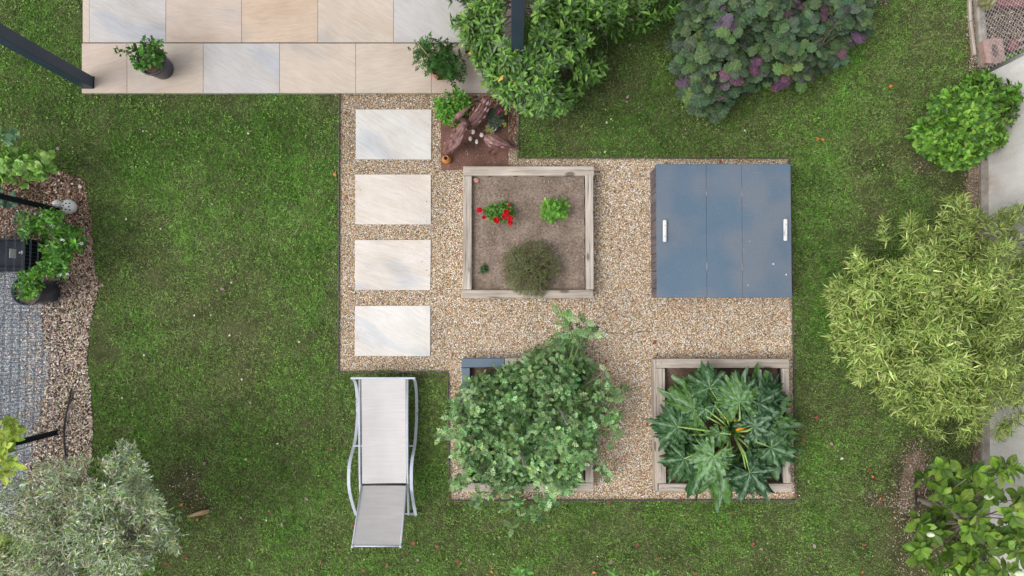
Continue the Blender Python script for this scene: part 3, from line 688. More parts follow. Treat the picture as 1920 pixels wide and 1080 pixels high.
# ------------------------------------------------------------------ raised beds
HB = .20
def soilgrid(mb, x0, y0, x1, y1, z, amp, seed, n=60, mound=0.0):
    gx, gy = np.meshgrid(np.linspace(x0, x1, n), np.linspace(y0, y1, n)); zz = z + amp * (fbm(gx, gy, 9, seed, 4) - .5) * 2
    u = (gx - x0) / (x1 - x0) * 2 - 1; v_ = (gy - y0) / (y1 - y0) * 2 - 1
    zz = zz + mound * (fbm(gx, gy, 4, seed + 2, 2)) * (1 - u * u) * (1 - v_ * v_)
    i = np.arange((n - 1) * n).reshape(n - 1, n)[:, :-1].ravel(); f = np.stack([i, i + 1, i + n + 1, i + n], -1)
    mb.add(np.stack([gx, gy, zz], -1).reshape(-1, 3), f)
def bed(label, boards, soilm, zs, amp, seed, mound=0.0, lower=None, liner=True):
    cs = np.concatenate([[P(x, y, HB) for x, y in ((b[0], b[1]), (b[2], b[3]))] for b in boards]); lo = cs.min(0); hi = cs.max(0)
    cen = (lo + hi) / 2; t = thing('raised_bed', (cen[0], cen[1], 0), label, 'raised bed', 'square raised beds on the gravel')
    for (x0, y0, x1, y1, ax, mt_) in boards:
        a = P(x0, y0, HB); b = P(x1, y1, HB); wx = abs(b[0] - a[0]); wy = abs(b[1] - a[1]); cx = (a[0] + b[0]) / 2; cy = (a[1] + b[1]) / 2
        for lv in (0, 1):
            z = .05 + lv * .1; ins = 0 if lv else .0035; hgt = .098
            g = MB()
            if ax == 'x': g.beam((min(a[0], b[0]) + ins, cy, z), (max(a[0], b[0]) - ins, cy, z), wy - ins * 2, hgt, .005)
            else: g.beam((cx, min(a[1], b[1]) + ins, z), (cx, max(a[1], b[1]) - ins, z), wx - ins * 2, hgt, .005)
            g.build('plank', M['wood'] if (lv == 0 or not mt_) else M['blue'], t)
    g = MB(); wd = .085; soilgrid(g, lo[0] + wd, lo[1] + wd, hi[0] - wd, hi[1] - wd, zs, amp, seed, mound=mound); g.build('soil', soilm, t, True)
    if liner:
        g = MB(); n = 40; wd = .106
        for (ax0, ay0, ax1, ay1) in ((lo[0] + wd, lo[1] + wd, lo[0] + wd, hi[1] - wd), (lo[0] + wd, hi[1] - wd, hi[0] - wd, hi[1] - wd), (hi[0] - wd, hi[1] - wd, hi[0] - wd, lo[1] + wd)):
            pts = [(ax0 + (ax1 - ax0) * k / n + .004 * math.sin(k * .9 + seed), ay0 + (ay1 - ay0) * k / n + .004 * math.sin(k * .7), .175 + .006 * math.sin(k * .5)) for k in range(n + 1)]
            vs = []; fs = []
            for k, p_ in enumerate(pts): vs += [p_, (p_[0], p_[1], .06)]
            for k in range(n): fs.append((2 * k, 2 * k + 1, 2 * k + 3, 2 * k + 2))
            g.add(vs, fs, (.03, .03, .03))
        g.build('liner', M['rubber'], t)
    return t, lo, hi
bed1, lo1, hi1 = bed('wooden raised bed of dry soil with the red flowers and the round thyme bush',
    [(868.5, 311.5, 1114, 329, 'x', 0), (866, 543.5, 1112.5, 559, 'x', 0), (868, 329.8, 884, 542.8, 'y', 0), (1097.5, 327, 1113.5, 542.8, 'y', 0)], M['soil'], .135, .012, 3)
bed2, lo2, hi2 = bed('wooden raised bed with a blue painted corner, filled with tomato plants',
    [(866, 672, 946, 689, 'x', 1), (947, 672, 1113, 688, 'x', 0), (866, 906, 1113, 922, 'x', 0), (866, 689.8, 881, 760, 'y', 1), (866, 761, 881, 905.2, 'y', 0), (1097, 688.8, 1113, 905.2, 'y', 0)], M['soil_dark'], .12, .015, 5)
bed3, lo3, hi3 = bed('wooden raised bed of dark soil with the big courgette plant',
    [(1231, 673, 1480, 690, 'x', 0), (1236, 907, 1485.5, 922.5, 'x', 0), (1230, 690.8, 1249, 906.2, 'y', 0), (1466, 690.8, 1483.5, 906.2, 'y', 0)], M['soil_dark'], .11, .018, 9, mound=.10)
# outer skirt board visible on the left of the courgette bed
a = P(1227.5, 674, .17); b = P(1231.5, 921, .17); g = MB(); g.beam((a[0], a[1], .085), (b[0] , b[1], .085), .026, .165, .003); g.build('skirt_board', M['wood'], bed3)
for bd, pts in ((bed3, [(1240, 681), (1474, 681), (1243, 915), (1477, 914), (1238, 898), (1475, 697)]), (bed1, [(876, 551), (1105, 551), (1106, 320)])):
    for (x, y) in pts:
        q = P(x, y, HB); g = MB(); g.lathe((q[0], q[1], .1985), [(.007, 0), (.007, .002), (.0, .0025)], 10); g.build('screw', M['steel'], bd)

# ------------------------------------------------------------------ covered bed with blue folding lid
HL = .33
q = P(1357, 433, 0); cov = thing('covered_bed', (q[0], q[1], 0), 'low square wooden bed closed by a blue three panel folding lid', 'covered bed')
c00 = P(1231.5, 558, HL); c11 = P(1482.5, 307.5, HL)
x0, x1, y0, y1 = c00[0] + .003, c11[0] + .02 - .02, c00[1] + .006, c11[1] - .018
def slatwall(a, b, name):
    a = np.array(a); b = np.array(b); L = np.linalg.norm(b - a); n = int(L / .095); g = MB(); d = (b - a) / n; r = random.Random(name)
    for i in range(n):
        p = a + d * (i + .5); hh = HL - .026
        g.beam((p[0], p[1], .0), (p[0], p[1], hh), np.linalg.norm(d) * .94, .022, .003, up=(-(b - a)[1], (b - a)[0], 0))
    g.build('side_wall', M['wood_side'], cov)
slatwall((x0 + .012, y0), (x0 + .012, y1), 'w'); slatwall((x1 - .012, y0), (x1 - .012, y1), 'e')
slatwall((x0 + .03, y0 + .012), (x1 - .03, y0 + .012), 's'); slatwall((x0 + .03, y1 - .012), (x1 - .03, y1 - .012), 'n')
xs = [(1230.3, 1231.7), (1324, 1325.7), (1390.6, 1392.6), (1482.3, 1485.2)]
for i in range(3):
    g = MB(); gp = .2
    tl = P(xs[i][0] + gp, 307.5, HL); tr = P(xs[i + 1][0] - gp, 307.8, HL); br_ = P(xs[i + 1][1] - gp, 558, HL); bl = P(xs[i][1] + gp, 558, HL)
    b_ = .002; top = np.array([bl, br_, tr, tl]); c_ = top.mean(0); inn = c_ + (top - c_) * (1 - b_ / .3)
    v = [(p[0], p[1], HL - .022) for p in top] + [(p[0], p[1], HL - b_) for p in top] + [(p[0], p[1], HL + .0003 * i) for p in inn]
    g.add(v, [(8, 9, 10, 11), (3, 2, 1, 0)] + [(k, (k + 1) % 4, 4 + (k + 1) % 4, 4 + k) for k in range(4)] + [(4 + k, 4 + (k + 1) % 4, 8 + (k + 1) % 4, 8 + k) for k in range(4)])
    lp = g.build('lid_panel', M['blue'], cov)
    if i == 2: lid3 = lp
for (x, y, c) in ((1324.8, 361, 1), (1391.2, 361, 0), (1325.4, 499, 0), (1392.2, 500, 0)):
    a = P(x, y - 7, HL + .003); b = P(x, y + 7, HL + .003); g = MB(); g.tube([a, b], .0045, 8); g.box((a[0] - .009, b[1] + .01, HL + .0005), (a[0] + .009, a[1] - .01, HL + .0025)); g.build('hinge', M['steel'], cov)
for (x, y) in ((1246.5, 433), (1472.8, 431)):
    a = P(x, y - 20.5, HL + .03); b = P(x, y + 20.5, HL + .03); g = MB(); g.beam(a, b, .043, .028, .010)
    for s_ in (-.085, .085): g.box((a[0] - .012, (a[1] + b[1]) / 2 + s_ - .012, HL), (a[0] + .012, (a[1] + b[1]) / 2 + s_ + .012, HL + .018))
    h_ = g.build('handle', M['handle_wood'], cov)
    for s_ in (-.062, .062):
        g = MB(); g.lathe((a[0] + .003 * (1 if s_ > 0 else -1), (a[1] + b[1]) / 2 + s_, HL + .0435), [(.0055, 0), (.0055, .0015), (.0, .002)], 10); g.build('screw', M['steel'], h_)
for i, (x, y, r_) in enumerate(((1450, 495, .011), (1474, 515, .006), (1402, 535, .005), (1406, 452, .004))):
    q = P(x, y, HL); g = MB(); n = 9; rr = [r_ * (.6 + .9 * random.random()) for _ in range(n)]
    g.poly([(q[0] + rr[k] * math.cos(k * 6.283 / n), q[1] + rr[k] * 1.3 * math.sin(k * 6.283 / n)) for k in range(n)], HL, HL + .0022); g.build('bird_dropping', M['handle_wood'], cov)

# ------------------------------------------------------------------ sun lounger
q = P(715, 840, 0); lg = thing('sun_lounger', (q[0], q[1], 0), 'pale grey sling sun lounger with white curved frame standing on the lawn', 'sun lounger')
def sling(corners, n=10, sag=.0, th=.004):
    a, b, c, d = [np.array(k) for k in corners]; vs = []; m = n
    for i in range(n + 1):
        for j in range(m + 1):
            u, v_ = i / n, j / m; p = (a * (1 - v_) + b * v_) * (1 - u) + (d * (1 - v_) + c * v_) * u
            p = p + np.array([0, 0, -sag * math.sin(PI * v_) * (.5 + .5 * math.sin(PI * u))]); vs.append(p)
    k = len(vs); vs += [p - np.array([0, 0, th]) for p in vs]; fs = []
    for i in range(n):
        for j in range(m):
            q = i * (m + 1) + j; fs += [(q, q + m + 1, q + m + 2, q + 1), (k + q, k + q + 1, k + q + m + 2, k + q + m + 1)]
    return vs, fs
HS = .33
A = P(677.5, 711, .27); B = P(760.5, 711, .27); C_ = P(761.5, 906, HS); D_ = P(679, 907, HS)
g = MB(); g.add(*sling((A, B, C_, D_), sag=.02)); g.build('seat_sling', M['sling'], lg, True)
E = P(679, 911, HS + .005); F = P(761.5, 911, HS + .005); G = P(750.5, 1023, .93); H_ = P(661.5, 1023, .93)
g = MB(); g.add(*sling((E, F, G, H_), sag=.02)); g.build('backrest_sling', M['sling'], lg, True)
g = MB()
for (a, b) in ((P(674.5, 709, .265), P(677, 968, .28)), (P(764, 709, .265), P(766, 965, .28))): g.tube([a, (a * 2 + b) / 3 + [0, 0, .035], (a + 2 * b) / 3 + [0, 0, .05], b], .013, 8)
g.build('seat_rail', M['alu'], lg, True)
for (x0_, y0_, x1_, y1_) in ((678, 909, 660.5, 1024), (762.5, 909, 751, 1024)):
    g = MB(); g.tube([P(x0_, y0_, HS), P(x1_, y1_, .93)], .009, 8); r_ = g.build('backrest_rail', M['alu'], lg, True)
    g = MB(); e_ = P(x1_, y1_ + 1.5, .935); g.tube([e_ + [0, .02, 0], e_ - [0, .008, 0]], .013, 8); g.build('end_cap', M['alu'], r_, True)
g = MB(); g.tube([P(660.5, 1024, .93), P(751, 1024, .93)], .009, 8); g.build('backrest_bar', M['alu'], lg, True)
g = MB(); g.tube([P(679, 907.5, HS - .02), P(762, 907.5, HS - .02)], .011, 8); g.build('hinge_bar', M['rubber'], lg, True)
def ribbon(pts, wv=.034, th=.010):
    pts = np.array(pts); m = 40; t = np.linspace(0, len(pts) - 1, m); i = np.minimum(t.astype(int), len(pts) - 2); f = (t - i)[:, None]
    pm = np.vstack([2 * pts[0] - pts[1], pts, 2 * pts[-1] - pts[-2]])
    p0, p1, p2, p3 = pm[i], pm[i + 1], pm[i + 2], pm[i + 3]
    q = .5 * ((2 * p1) + (-p0 + p2) * f + (2 * p0 - 5 * p1 + 4 * p2 - p3) * f ** 2 + (-p0 + 3 * p1 - 3 * p2 + p3) * f ** 3)
    tg = nrm(np.gradient(q, axis=0)); sx = np.array([1.0, 0, 0]); u = nrm(np.cross(sx, tg)); vs = []
    for k in range(m):
        for (a, b) in ((-1, -1), (1, -1), (1, 1), (-1, 1)): vs.append(q[k] + sx * a * wv / 2 + u[k] * b * th / 2)
    fs = [(k * 4 + j, k * 4 + (j + 1) % 4, k * 4 + 4 + (j + 1) % 4, k * 4 + 4 + j) for k in range(m - 1) for j in range(4)] + [(0, 1, 2, 3), (m * 4 - 1, m * 4 - 2, m * 4 - 3, m * 4 - 4)]
    return vs, fs
XL, XR = P(667.5, 965, .03)[0], P(779.5, 965, .03)[0]
for X in (XL, XR):
    yy = lambda py, h: P(700, py, h)[1]
    prof = [(709, .27), (718, .13), (742, .03), (785, .012), (828, .12), (862, .34), (885, .40), (915, .38), (943, .22), (966, .02)]
    g = MB(); g.add(*ribbon([(X, yy(py, h), h) for py, h in prof])); g.build('side_frame', M['alu'], lg)
g = MB(); yb = P(700, 709, .275)[1]; g.beam((XL - .02, yb, .275), (XR + .02, yb, .275), .022, .022, .004); g.build('cross_bar', M['alu'], lg)
for py, h in ((836, .2), (963, .04)):
    g = MB(); yb = P(700, py, h)[1]; g.tube([(XL, yb, h), (XR, yb, h)], .011, 8); g.build('cross_bar', M['alu'], lg, True)
for (x, y, y2) in ((677, 965, 925), (765.5, 965, 925)):
    g = MB(); g.tube([P(x, y, .05), P(x, y2, .30)], .010, 8); g.build('backrest_strut', M['alu'], lg, True)

# ------------------------------------------------------------------ pergola posts
def post(bx, by, label, sz=.135, H=2.5):
    b = P(bx, by, .05); t = thing('pergola_post', (b[0], b[1], .05), label, 'post', 'pergola posts at the patio corners')
    g = MB(); g.beam((b[0], b[1], .056), (b[0], b[1], H), sz, sz, .004, up=(0, 1, 0)); g.build('shaft', M['anthracite'], t)
    g = MB(); g.beam((b[0], b[1], .0505), (b[0], b[1], .058), sz + .012, sz + .012, .001, up=(0, 1, 0)); g.build('foot_plate', M['black'], t)
post(165.5, 155, 'tall dark grey post on the lower left corner of the patio')
post(968.5, 152, 'tall blue grey post rising out of the leafy shrub at the patio edge', .125)

# ------------------------------------------------------------------ pots
def pot(name, px, py, hrim, rr, rb, mt, label, cat='potted plant', group=None, soil=True, z0=0.0):
    """(px,py) is the photo position of the rim centre, hrim the rim height"""
    c = P(px, py, hrim); t = thing(name, (c[0], c[1], z0), label, cat, group); H = hrim - z0
    g = MB(); g.lathe((c[0], c[1], z0), [(0, .003), (rb, .003), (rb + (rr - rb) * .5, H * .5), (rr - .004, H - .03), (rr + .006, H - .028), (rr + .006, H), (rr - .008, H), (rr - .012, H - .035), (rr - .02, H - .05)], 32)
    g.build('pot', mt, t, True)
    if soil:
        g = MB(); g.lathe((c[0], c[1], z0), [(rr - .012, H - .045), (rr * .5, H - .035), (0, H - .03)], 20); g.build('potting_soil', M['soil_dark'], t, True)
    return t, c
def puff(px, py, n, rad, h0, h1, seed=1, depth=.12):
    """tips in a small dome; rad in px"""
    poly = blob(px, py, rad, rad * .95, seed=seed); return tips_in(poly, n, h0, h1, rad * .9, depth, 0, .3, seed)
PG = [(.045, .14, .02), (.07, .20, .025), (.10, .27, .035), (.03, .09, .015)]
t, c = pot('potted_shrub', 283, 113, .33, .165, .125, M['pot'], 'glossy green shrub in a dark round pot on the patio near the left post', z0=.05)
tp, ax, s_, dp = puff(275, 98, 44, 34, .42, .62, 5)
tp2 = np.concatenate([tp, np.array([P(x, y, h) for x, y, h in ((240, 97, .56), (228, 95, .58), (219, 92, .6), (216, 98, .58), (292, 80, .66), (300, 76, .66), (245, 108, .5))])])
ax2 = np.concatenate([ax, nrm(np.array([(-.8, .3, .5)] * 4 + [(.3, .5, .8)] * 2 + [(-.5, 0, .8)]))])
g = MB(); rosettes(g, T_OVAL, tp2, ax2, 7, .058, (30, 85), 1, PG, [3, 4, 3, 1], young=1.2); g.build('foliage', M['gloss'], t)
g = MB(); woody(g, (c[0], c[1], .36), tp2, 5, .007, .003, 40, (.10, .10, .05)); g.build('stems', M['bark'], t)
t, c = pot('potted_tomato', 822, 122, .30, .125, .09, M['terracotta'], 'bushy tomato plant with a cane in a terracotta pot at the right of the patio', z0=.05)
poly = [(770, 90), (790, 66), (822, 64), (845, 80), (868, 110), (870, 140), (850, 152), (835, 142), (800, 136), (775, 128)]
tp, ax, s_, dp = tips_in(poly, 120, .30, .58, 30, .2, .2, .3, 4)
g = MB(); rosettes(g, T_TOM, tp, ax, 3, .09, (50, 95), 1.1, [(.030, .085, .018), (.045, .12, .025), (.06, .15, .035)], jit=.15); g.build('foliage', M['matte'], t)
g = MB(); woody(g, (c[0], c[1], .27), tp, 6, .006, .003, 60, (.06, .10, .03)); g.build('stems', M['bark'], t)
g = MB(); g.tube([P(822, 128, .3), P(783, 80, .72)], .006, 6, (.45, .34, .22)); g.build('cane', M['bark'], t)
t, c = pot('potted_mint', 845, 213, .26, .125, .09, M['terracotta'], 'bright green leafy herb in a terracotta pot beside the rusty birds')
tp, ax, s_, dp = tips_in([(812, 185), (830, 172), (850, 163), (872, 168), (888, 190), (880, 215), (862, 238), (835, 238), (815, 218)], 150, .26, .50, 28, .16, .15, .4, 9)
g = MB(); rosettes(g, T_OVAL, tp, ax, 7, .042, (25, 88), 1.15, [(.10, .27, .03), (.14, .34, .045), (.07, .2, .025)], young=1.35, stem=.08); g.build('foliage', M['leaf'], t)
g = MB(); woody(g, (c[0], c[1], .22), tp, 6, .005, .003, 80, (.1, .16, .04)); g.build('stems', M['bark'], t)

# ------------------------------------------------------------------ rusty steel plate, steel birds, vase, white stones
g = MB(); g.poly([tuple(P(x, y, .012)[:2]) for x, y in [(826, 216), (953, 196), (953, 312), (868, 318), (827, 319)]], .005, .012)
tag(g.build('rusty_steel_plate', M['rust']), 'flat rusty steel plate lying on the gravel under the steel birds', 'steel plate')
LP = [(870, 179), (970, 179), (970, 262), (955, 285), (955, 197), (870, 212)]
x = rng.uniform(865, 972, 2600); y = rng.uniform(178, 300, 2600); k = pip(x, y, LP); x = x[k]; y = y[k]
g = MB(); chips(g, x, y, pick([(.13, .05, .04), (.20, .08, .06), (.09, .05, .04), (.28, .14, .10)], len(x), .2), .010, .03, .012); tag(g.build('red_bark_litter', M['chips']), 'dark red bark litter behind the rusty plate', 'bark litter', kind='stuff')
M['plume'] = m_vcol('rusted_plumage', .5, .4, .35, 45, .15, .3)
def bird(label, body, rings, legs, extra=None, wing=None, sg=-1):
    b0 = P(body[0], body[1], 0); t = thing('steel_bird', (b0[0], b0[1], .012), label, 'bird sculpture', 'rusty steel bird sculptures')
    g = MB(); g.loft([(P(x, y, h), w_ * .88, hh) for x, y, h, w_, hh in rings], 18); g.build('body', M['bird'], t, True)
    cc_ = np.array([P(x, y, h) for x, y, h, _, _ in rings]); tg_ = nrm(np.gradient(cc_, axis=0)); pp_ = []; xx_ = []; nn_ = []
    for i in range(2, len(rings) - 2):
        w_, hh = rings[i][3], rings[i][4]
        if w_ < .03: continue
        sd_ = nrm(np.cross(tg_[i], [0, 0, 1.0])); up_ = np.cross(sd_, tg_[i])
        for f_ in (-.8, -.4, 0, .4, .8):
            pp_.append(cc_[i] + sd_ * w_ * .9 * f_ + up_ * hh * (math.sqrt(1 - f_ * f_ * .9) + .03) + rng.standard_normal(3) * .004); xx_.append(tg_[i] * sg + sd_ * f_ * .25 + rng.standard_normal(3) * .08 + up_ * .12); nn_.append(up_ + sd_ * f_)
    g = MB(); leaves(g, T_OVAL, np.array(pp_), np.array(xx_), np.array(nn_), .058, .8, pick([(.20, .10, .085), (.28, .15, .13), (.13, .055, .045), (.34, .22, .20)], len(pp_), .15)); g.build('plumage', M['plume'], t)
    for nm, rg in (extra or []):
        g = MB(); g.loft([(P(x, y, h), w_, hh) for x, y, h, w_, hh in rg], 12); g.build(nm, M['bird'], t, True)
    for (x, y, h, x2, y2) in legs:
        g = MB(); a = P(x, y, h); f = P(x2, y2, .02); g.tube([a, (a + f) / 2 + [.01, 0, 0], f], .006, 6)
        for d in ((.05, .02), (.05, -.02), (.03, -.05), (-.03, 0)): g.tube([f, f + [d[0], d[1], -.004]], .004, 5)
        g.build('leg', M['bird'], t)
    return t
bird('slender rusty steel bird with raised neck and long beak beside the potted herb', (850, 262),
     [(831, 291, .10, .015, .01), (836, 284, .15, .05, .03), (846, 272, .24, .085, .06), (855, 258, .31, .088, .075), (864, 245, .37, .075, .075), (871, 233, .42, .055, .06), (873, 226, .46, .032, .04), (868, 224, .52, .022, .025), (862, 223, .60, .02, .02)],
     [(850, 268, .22, 868, 268), (858, 258, .24, 880, 272)],
     [('wing', [(835, 285, .20, .01, .006), (846, 276, .30, .045, .012), (857, 264, .36, .055, .014), (866, 252, .39, .03, .012), (870, 246, .40, .006, .006)]),
      ('head', [(855, 227, .60, .018, .018), (857, 220, .64, .034, .03), (863, 214, .66, .034, .028), (870, 208, .67, .020, .018), (878, 202, .67, .011, .009), (889, 195, .66, .004, .004)]),
      ('crest', [(858, 222, .64, .012, .01), (851, 226, .66, .009, .007), (843, 230, .67, .003, .003)]),
      ('crest', [(857, 224, .63, .012, .01), (850, 231, .65, .009, .007), (845, 238, .66, .003, .003)])])
bird('rusty steel bird with a broad plumed body under the shrub branches', (895, 215),
     [(920, 180, .34, .012, .008), (915, 187, .33, .035, .02), (910, 196, .31, .060, .045), (904, 206, .30, .085, .07), (897, 216, .29, .095, .08), (889, 226, .28, .085, .078), (882, 234, .27, .055, .06), (880, 239, .28, .028, .03)],
     [(892, 222, .2, 885, 245), (898, 214, .2, 898, 238)],
     [('head', [(881, 236, .29, .03, .03), (879, 240, .34, .026, .026), (881, 245, .35, .012, .012), (886, 249, .34, .004, .004)])])
bird('rusty steel bird with fanned wing and pointed tail near the flowering pot', (935, 265),
     [(908, 254, .33, .006, .006), (911, 257, .32, .05, .03), (918, 262, .30, .085, .055), (927, 266, .29, .085, .065), (937, 268, .27, .062, .055), (946, 270, .25, .05, .04), (956, 273, .24, .048, .03), (964, 276, .23, .034, .02), (973, 280, .22, .005, .005)],
     [(925, 266, .22, 915, 285), (934, 268, .2, 925, 290)],
     [('wing', [(914, 253, .37, .01, .005), (924, 257, .38, .045, .014), (936, 264, .35, .05, .016), (950, 270, .32, .03, .012), (964, 276, .28, .006, .005)])], sg=1)
for i, (x, y, a, b, lb) in enumerate(((887, 247, 4.2, 4.6, 'round white pebble, topmost on the rusty plate'), (882, 260, 3.4, 4.6, 'white pebble on the rusty plate, left below the round one'), (894, 265.5, 3, 5, 'narrow white pebble, lowest on the rusty plate'), (903, 253, 4, 4.6, 'white pebble beside the pointed tail bird'))):
    q = P(x, y, .03); g = MB(); g.loft([(q + [0, (k - 4) / 4 * b / 159 * 1.0, 0], a / 159 * math.sqrt(max(.02, 1 - ((k - 4) / 4.05) ** 2)), .018 * math.sqrt(max(.02, 1 - ((k - 4) / 4.05) ** 2))) for k in range(9)], 12, (.95, .91, .80))
    tag(g.build('white_pebble', M['litter'], None, True), lb, 'pebble', 'white pebbles on the rusty plate')
q = P(838, 301, .0); g = MB(); g.lathe((q[0], q[1], .012), [(.0, 0), (.035, 0), (.052, .035), (.056, .06), (.048, .09), (.030, .108), (.032, .118), (.030, .121), (.024, .118), (.022, .10), (.03, .07), (.03, .03), (0, .02)], 28)
vs_ = thing('vase', (q[0], q[1], .012), 'small round orange glazed vase on the corner of the rusty plate', 'vase'); g.build('vase_body', M['glaze'], vs_, True)
g = MB(); g.lathe((q[0], q[1], .012), [(.0225, .108), (0, .108)], 20); g.build('opening', M['hole'], vs_)
# flowering pot and succulents
t, c = pot('potted_pinks', 924, 238, .13, .045, .035, M['white_pot'], 'grey green cushion plant with pink flowers in a pale blue pot')
tp, ax, s_, dp = tips_in([(912, 215), (918, 203), (935, 200), (945, 210), (944, 226), (932, 240), (918, 236)], 200, .17, .26, 14, .06, 0, .3, 4)
g = MB(); rosettes(g, T_OLIV, tp, ax, 9, .030, (20, 85), .8, [(.10, .15, .10), (.16, .2, .15), (.07, .10, .06)]); g.build('foliage', M['silver'], t)
g = MB()
for (x, y) in ((934.5, 210), (939, 206), (936, 207)):
    rosettes(g, T_DISC, np.array([P(x, y, .29)]), np.array([[0, 0, 1.0]]), 7, .015, (55, 85), 1.1, [(.75, .03, .25), (.6, .02, .18)])
g.build('flower', M['petal'], t)
t = thing('succulent', P(922, 246, 0), 'yellow green succulents growing around the pale blue pot', 'succulent')
g = MB(); tt = np.array([P(x, y, h) for x, y, h in [(945 + 4 * random.random(), 207 + 4 * random.random(), .2) for _ in range(6)] + [(936 + 14 * random.random(), 226 + 7 * random.random(), .16) for _ in range(10)] + [(912 + 12 * random.random(), 234 + 12 * random.random(), .16) for _ in range(16)]])
rosettes(g, T_OVAL, tt, np.tile([[0, 0, 1.0]], (len(tt), 1)) + .2 * rng.standard_normal((len(tt), 3)), 8, .022, (30, 80), 1.3, [(.42, .44, .14), (.5, .48, .2), (.28, .34, .09)]); g.build('foliage', M['leaf'], t)

# ------------------------------------------------------------------ plants in bed one
t = thing('red_flower_plant', P(930, 400, .13), 'low green plant with bright red double flowers in the raised bed', 'flowering plant')
tp, ax, s_, dp = tips_in([(903, 395), (912, 384), (930, 378), (945, 378), (962, 380), (966, 400), (958, 415), (935, 419), (912, 412)], 110, .16, .32, 18, .08, 0, .4, 3)
g = MB(); rosettes(g, T_OVAL, tp, ax, 7, .034, (25, 88), 1.1, [(.06, .16, .025), (.10, .24, .035), (.15, .32, .06)], young=1.2); g.build('foliage', M['leaf'], t)
for (x, y, r_) in ((900.5, 393.5, .034), (949.5, 398, .036), (945, 406, .03), (931, 412.5, .038), (957, 409, .03), (956.5, 417.5, .03), (908.5, 407.5, .026), (954, 385, .018)):
    q = P(x, y, .34); g = MB(); rosettes(g, T_DISC, np.array([q, q + [0, 0, .008], q + [0, 0, .014]]), np.tile([[0, 0, 1.0]], (3, 1)), 9, r_, (30, 88), 1.2, [(.62, .010, .012), (.72, .018, .02), (.55, .01, .05)], stem=.004); g.build('flower', M['petal'], t)
    g = MB(); g.tube([P(x + (930 - x) * .5, y + (400 - y) * .5, .15), q - [0, 0, .005]], .003, 4, (.08, .14, .03)); g.build('flower_stem', M['bark'], t)
t = thing('celery_plant', P(1040, 393, .13), 'bright yellow green leafy celery plant in the raised bed', 'vegetable')
tp, ax, s_, dp = tips_in([(1015, 395), (1018, 378), (1040, 368), (1058, 372), (1067, 388), (1060, 405), (1048, 418), (1030, 416), (1013, 408)], 70, .17, .40, 24, .12, .0, .4, 8)
g = MB(); rosettes(g, T_TOM, tp, ax, 4, .055, (35, 90), 1.3, [(.14, .36, .035), (.20, .44, .06), (.10, .28, .03)], young=1.2); g.build('foliage', M['leaf'], t)
g = MB(); woody(g, P(1040, 394, .13), tp, 14, .006, .003, 30, (.2, .35, .1)); g.build('stalks', M['bark'], t)
t = thing('thyme_bush', P(995, 505, .13), 'round olive green thyme bush hanging over the lower plank of the raised bed', 'bush')
tp, ax, s_, dp = tips_in(blob(994, 503, 57, 53, seed=2), 2100, .20, .52, 55, .10, .0, .18, 12, ns=.09)
def thy(c, p): f = vnoise(p[:, 0], p[:, 1], 14, 4)[:, None]; return np.where(f > .6, c * .75 + np.array([.035, .012, .012]), c)
g = MB(); rosettes(g, T_OLIV, tp, ax, 8, .017, (15, 80), 1.3, [(.15, .20, .07), (.20, .25, .10), (.22, .20, .12), (.085, .12, .04)], cfun=thy, stem=.045, young=1.5); g.build('foliage', M['matte'], t)
g = MB(); woody(g, P(995, 505, .12), tp, 30, .008, .0025, 260, (.12, .08, .06)); g.build('stems', M['bark'], t)
t = thing('seedling', P(909, 507, .13), 'small dark green seedling in the lower left of the raised bed', 'seedling')
tp, ax, s_, dp = puff(908, 505, 26, 9, .15, .21, 3, .04)
g = MB(); rosettes(g, T_OVAL, tp, ax, 6, .026, (30, 88), 1, [(.05, .13, .04), (.08, .16, .06)]); g.build('foliage', M['leaf'], t)
g = MB(); rosettes(g, T_OVAL, np.array([P(906, 518, .15)]), np.array([[0, -.5, .5]]), 2, .03, (30, 60), .7, [(.45, .2, .05)]); g.build('dry_leaf', M['litter'], t)
q = P(893, 338, .15); g = MB(); g.loft([(q + [(k - 4) * .009, (k - 4) * -.003, 0], .032 * math.sqrt(max(.03, 1 - ((k - 4) / 4.05) ** 2)), .022 * math.sqrt(max(.03, 1 - ((k - 4) / 4.05) ** 2))) for k in range(9)], 10, (.42, .23, .19))
tag(g.build('pink_stone', M['litter'], None, True), 'pinkish stone in the upper left corner of the flower bed', 'stone')

def shrink(poly, d):
    p = np.array(poly, float); c = np.array([990., 800.]); v = p - c; L = np.linalg.norm(v, axis=1, keepdims=True); return c + v * (1 - d * np.clip(L / 90, 0, 1) / L)
# ------------------------------------------------------------------ tomato plants (bed two)
TP = [(.135, .245, .085), (.185, .32, .12), (.26, .42, .18), (.060, .120, .045), (.32, .48, .22)]
tom = [([(858, 716), (884, 692), (930, 680), (985, 655), (1010, 700), (1010, 790), (960, 815), (900, 810), (850, 810), (832, 780), (836, 745)], (930, 735), .35, .85, 'tomato plant in the upper left of its bed, over the blue corner', 240),
       ([(985, 655), (1020, 640), (1050, 610), (1085, 640), (1130, 665), (1125, 700), (1150, 740), (1140, 790), (1080, 790), (1000, 780), (990, 700)], (1050, 720), .40, .95, 'tomato plant in the upper right of its bed, tallest and darkest green', 260),
       ([(870, 790), (900, 785), (960, 775), (1020, 790), (1030, 880), (985, 935), (990, 960), (960, 985), (930, 960), (900, 930), (870, 900), (840, 880), (838, 830)], (930, 850), .35, .85, 'tomato plant in the lower left of its bed, trailing onto the lawn', 250),
       ([(985, 780), (1080, 765), (1140, 790), (1135, 840), (1130, 880), (1100, 905), (1070, 940), (1040, 965), (1030, 930), (1000, 925), (985, 880)], (1050, 850), .45, 1.05, 'tomato plant in the lower right of its bed, pale green with yellow flowers', 240)]
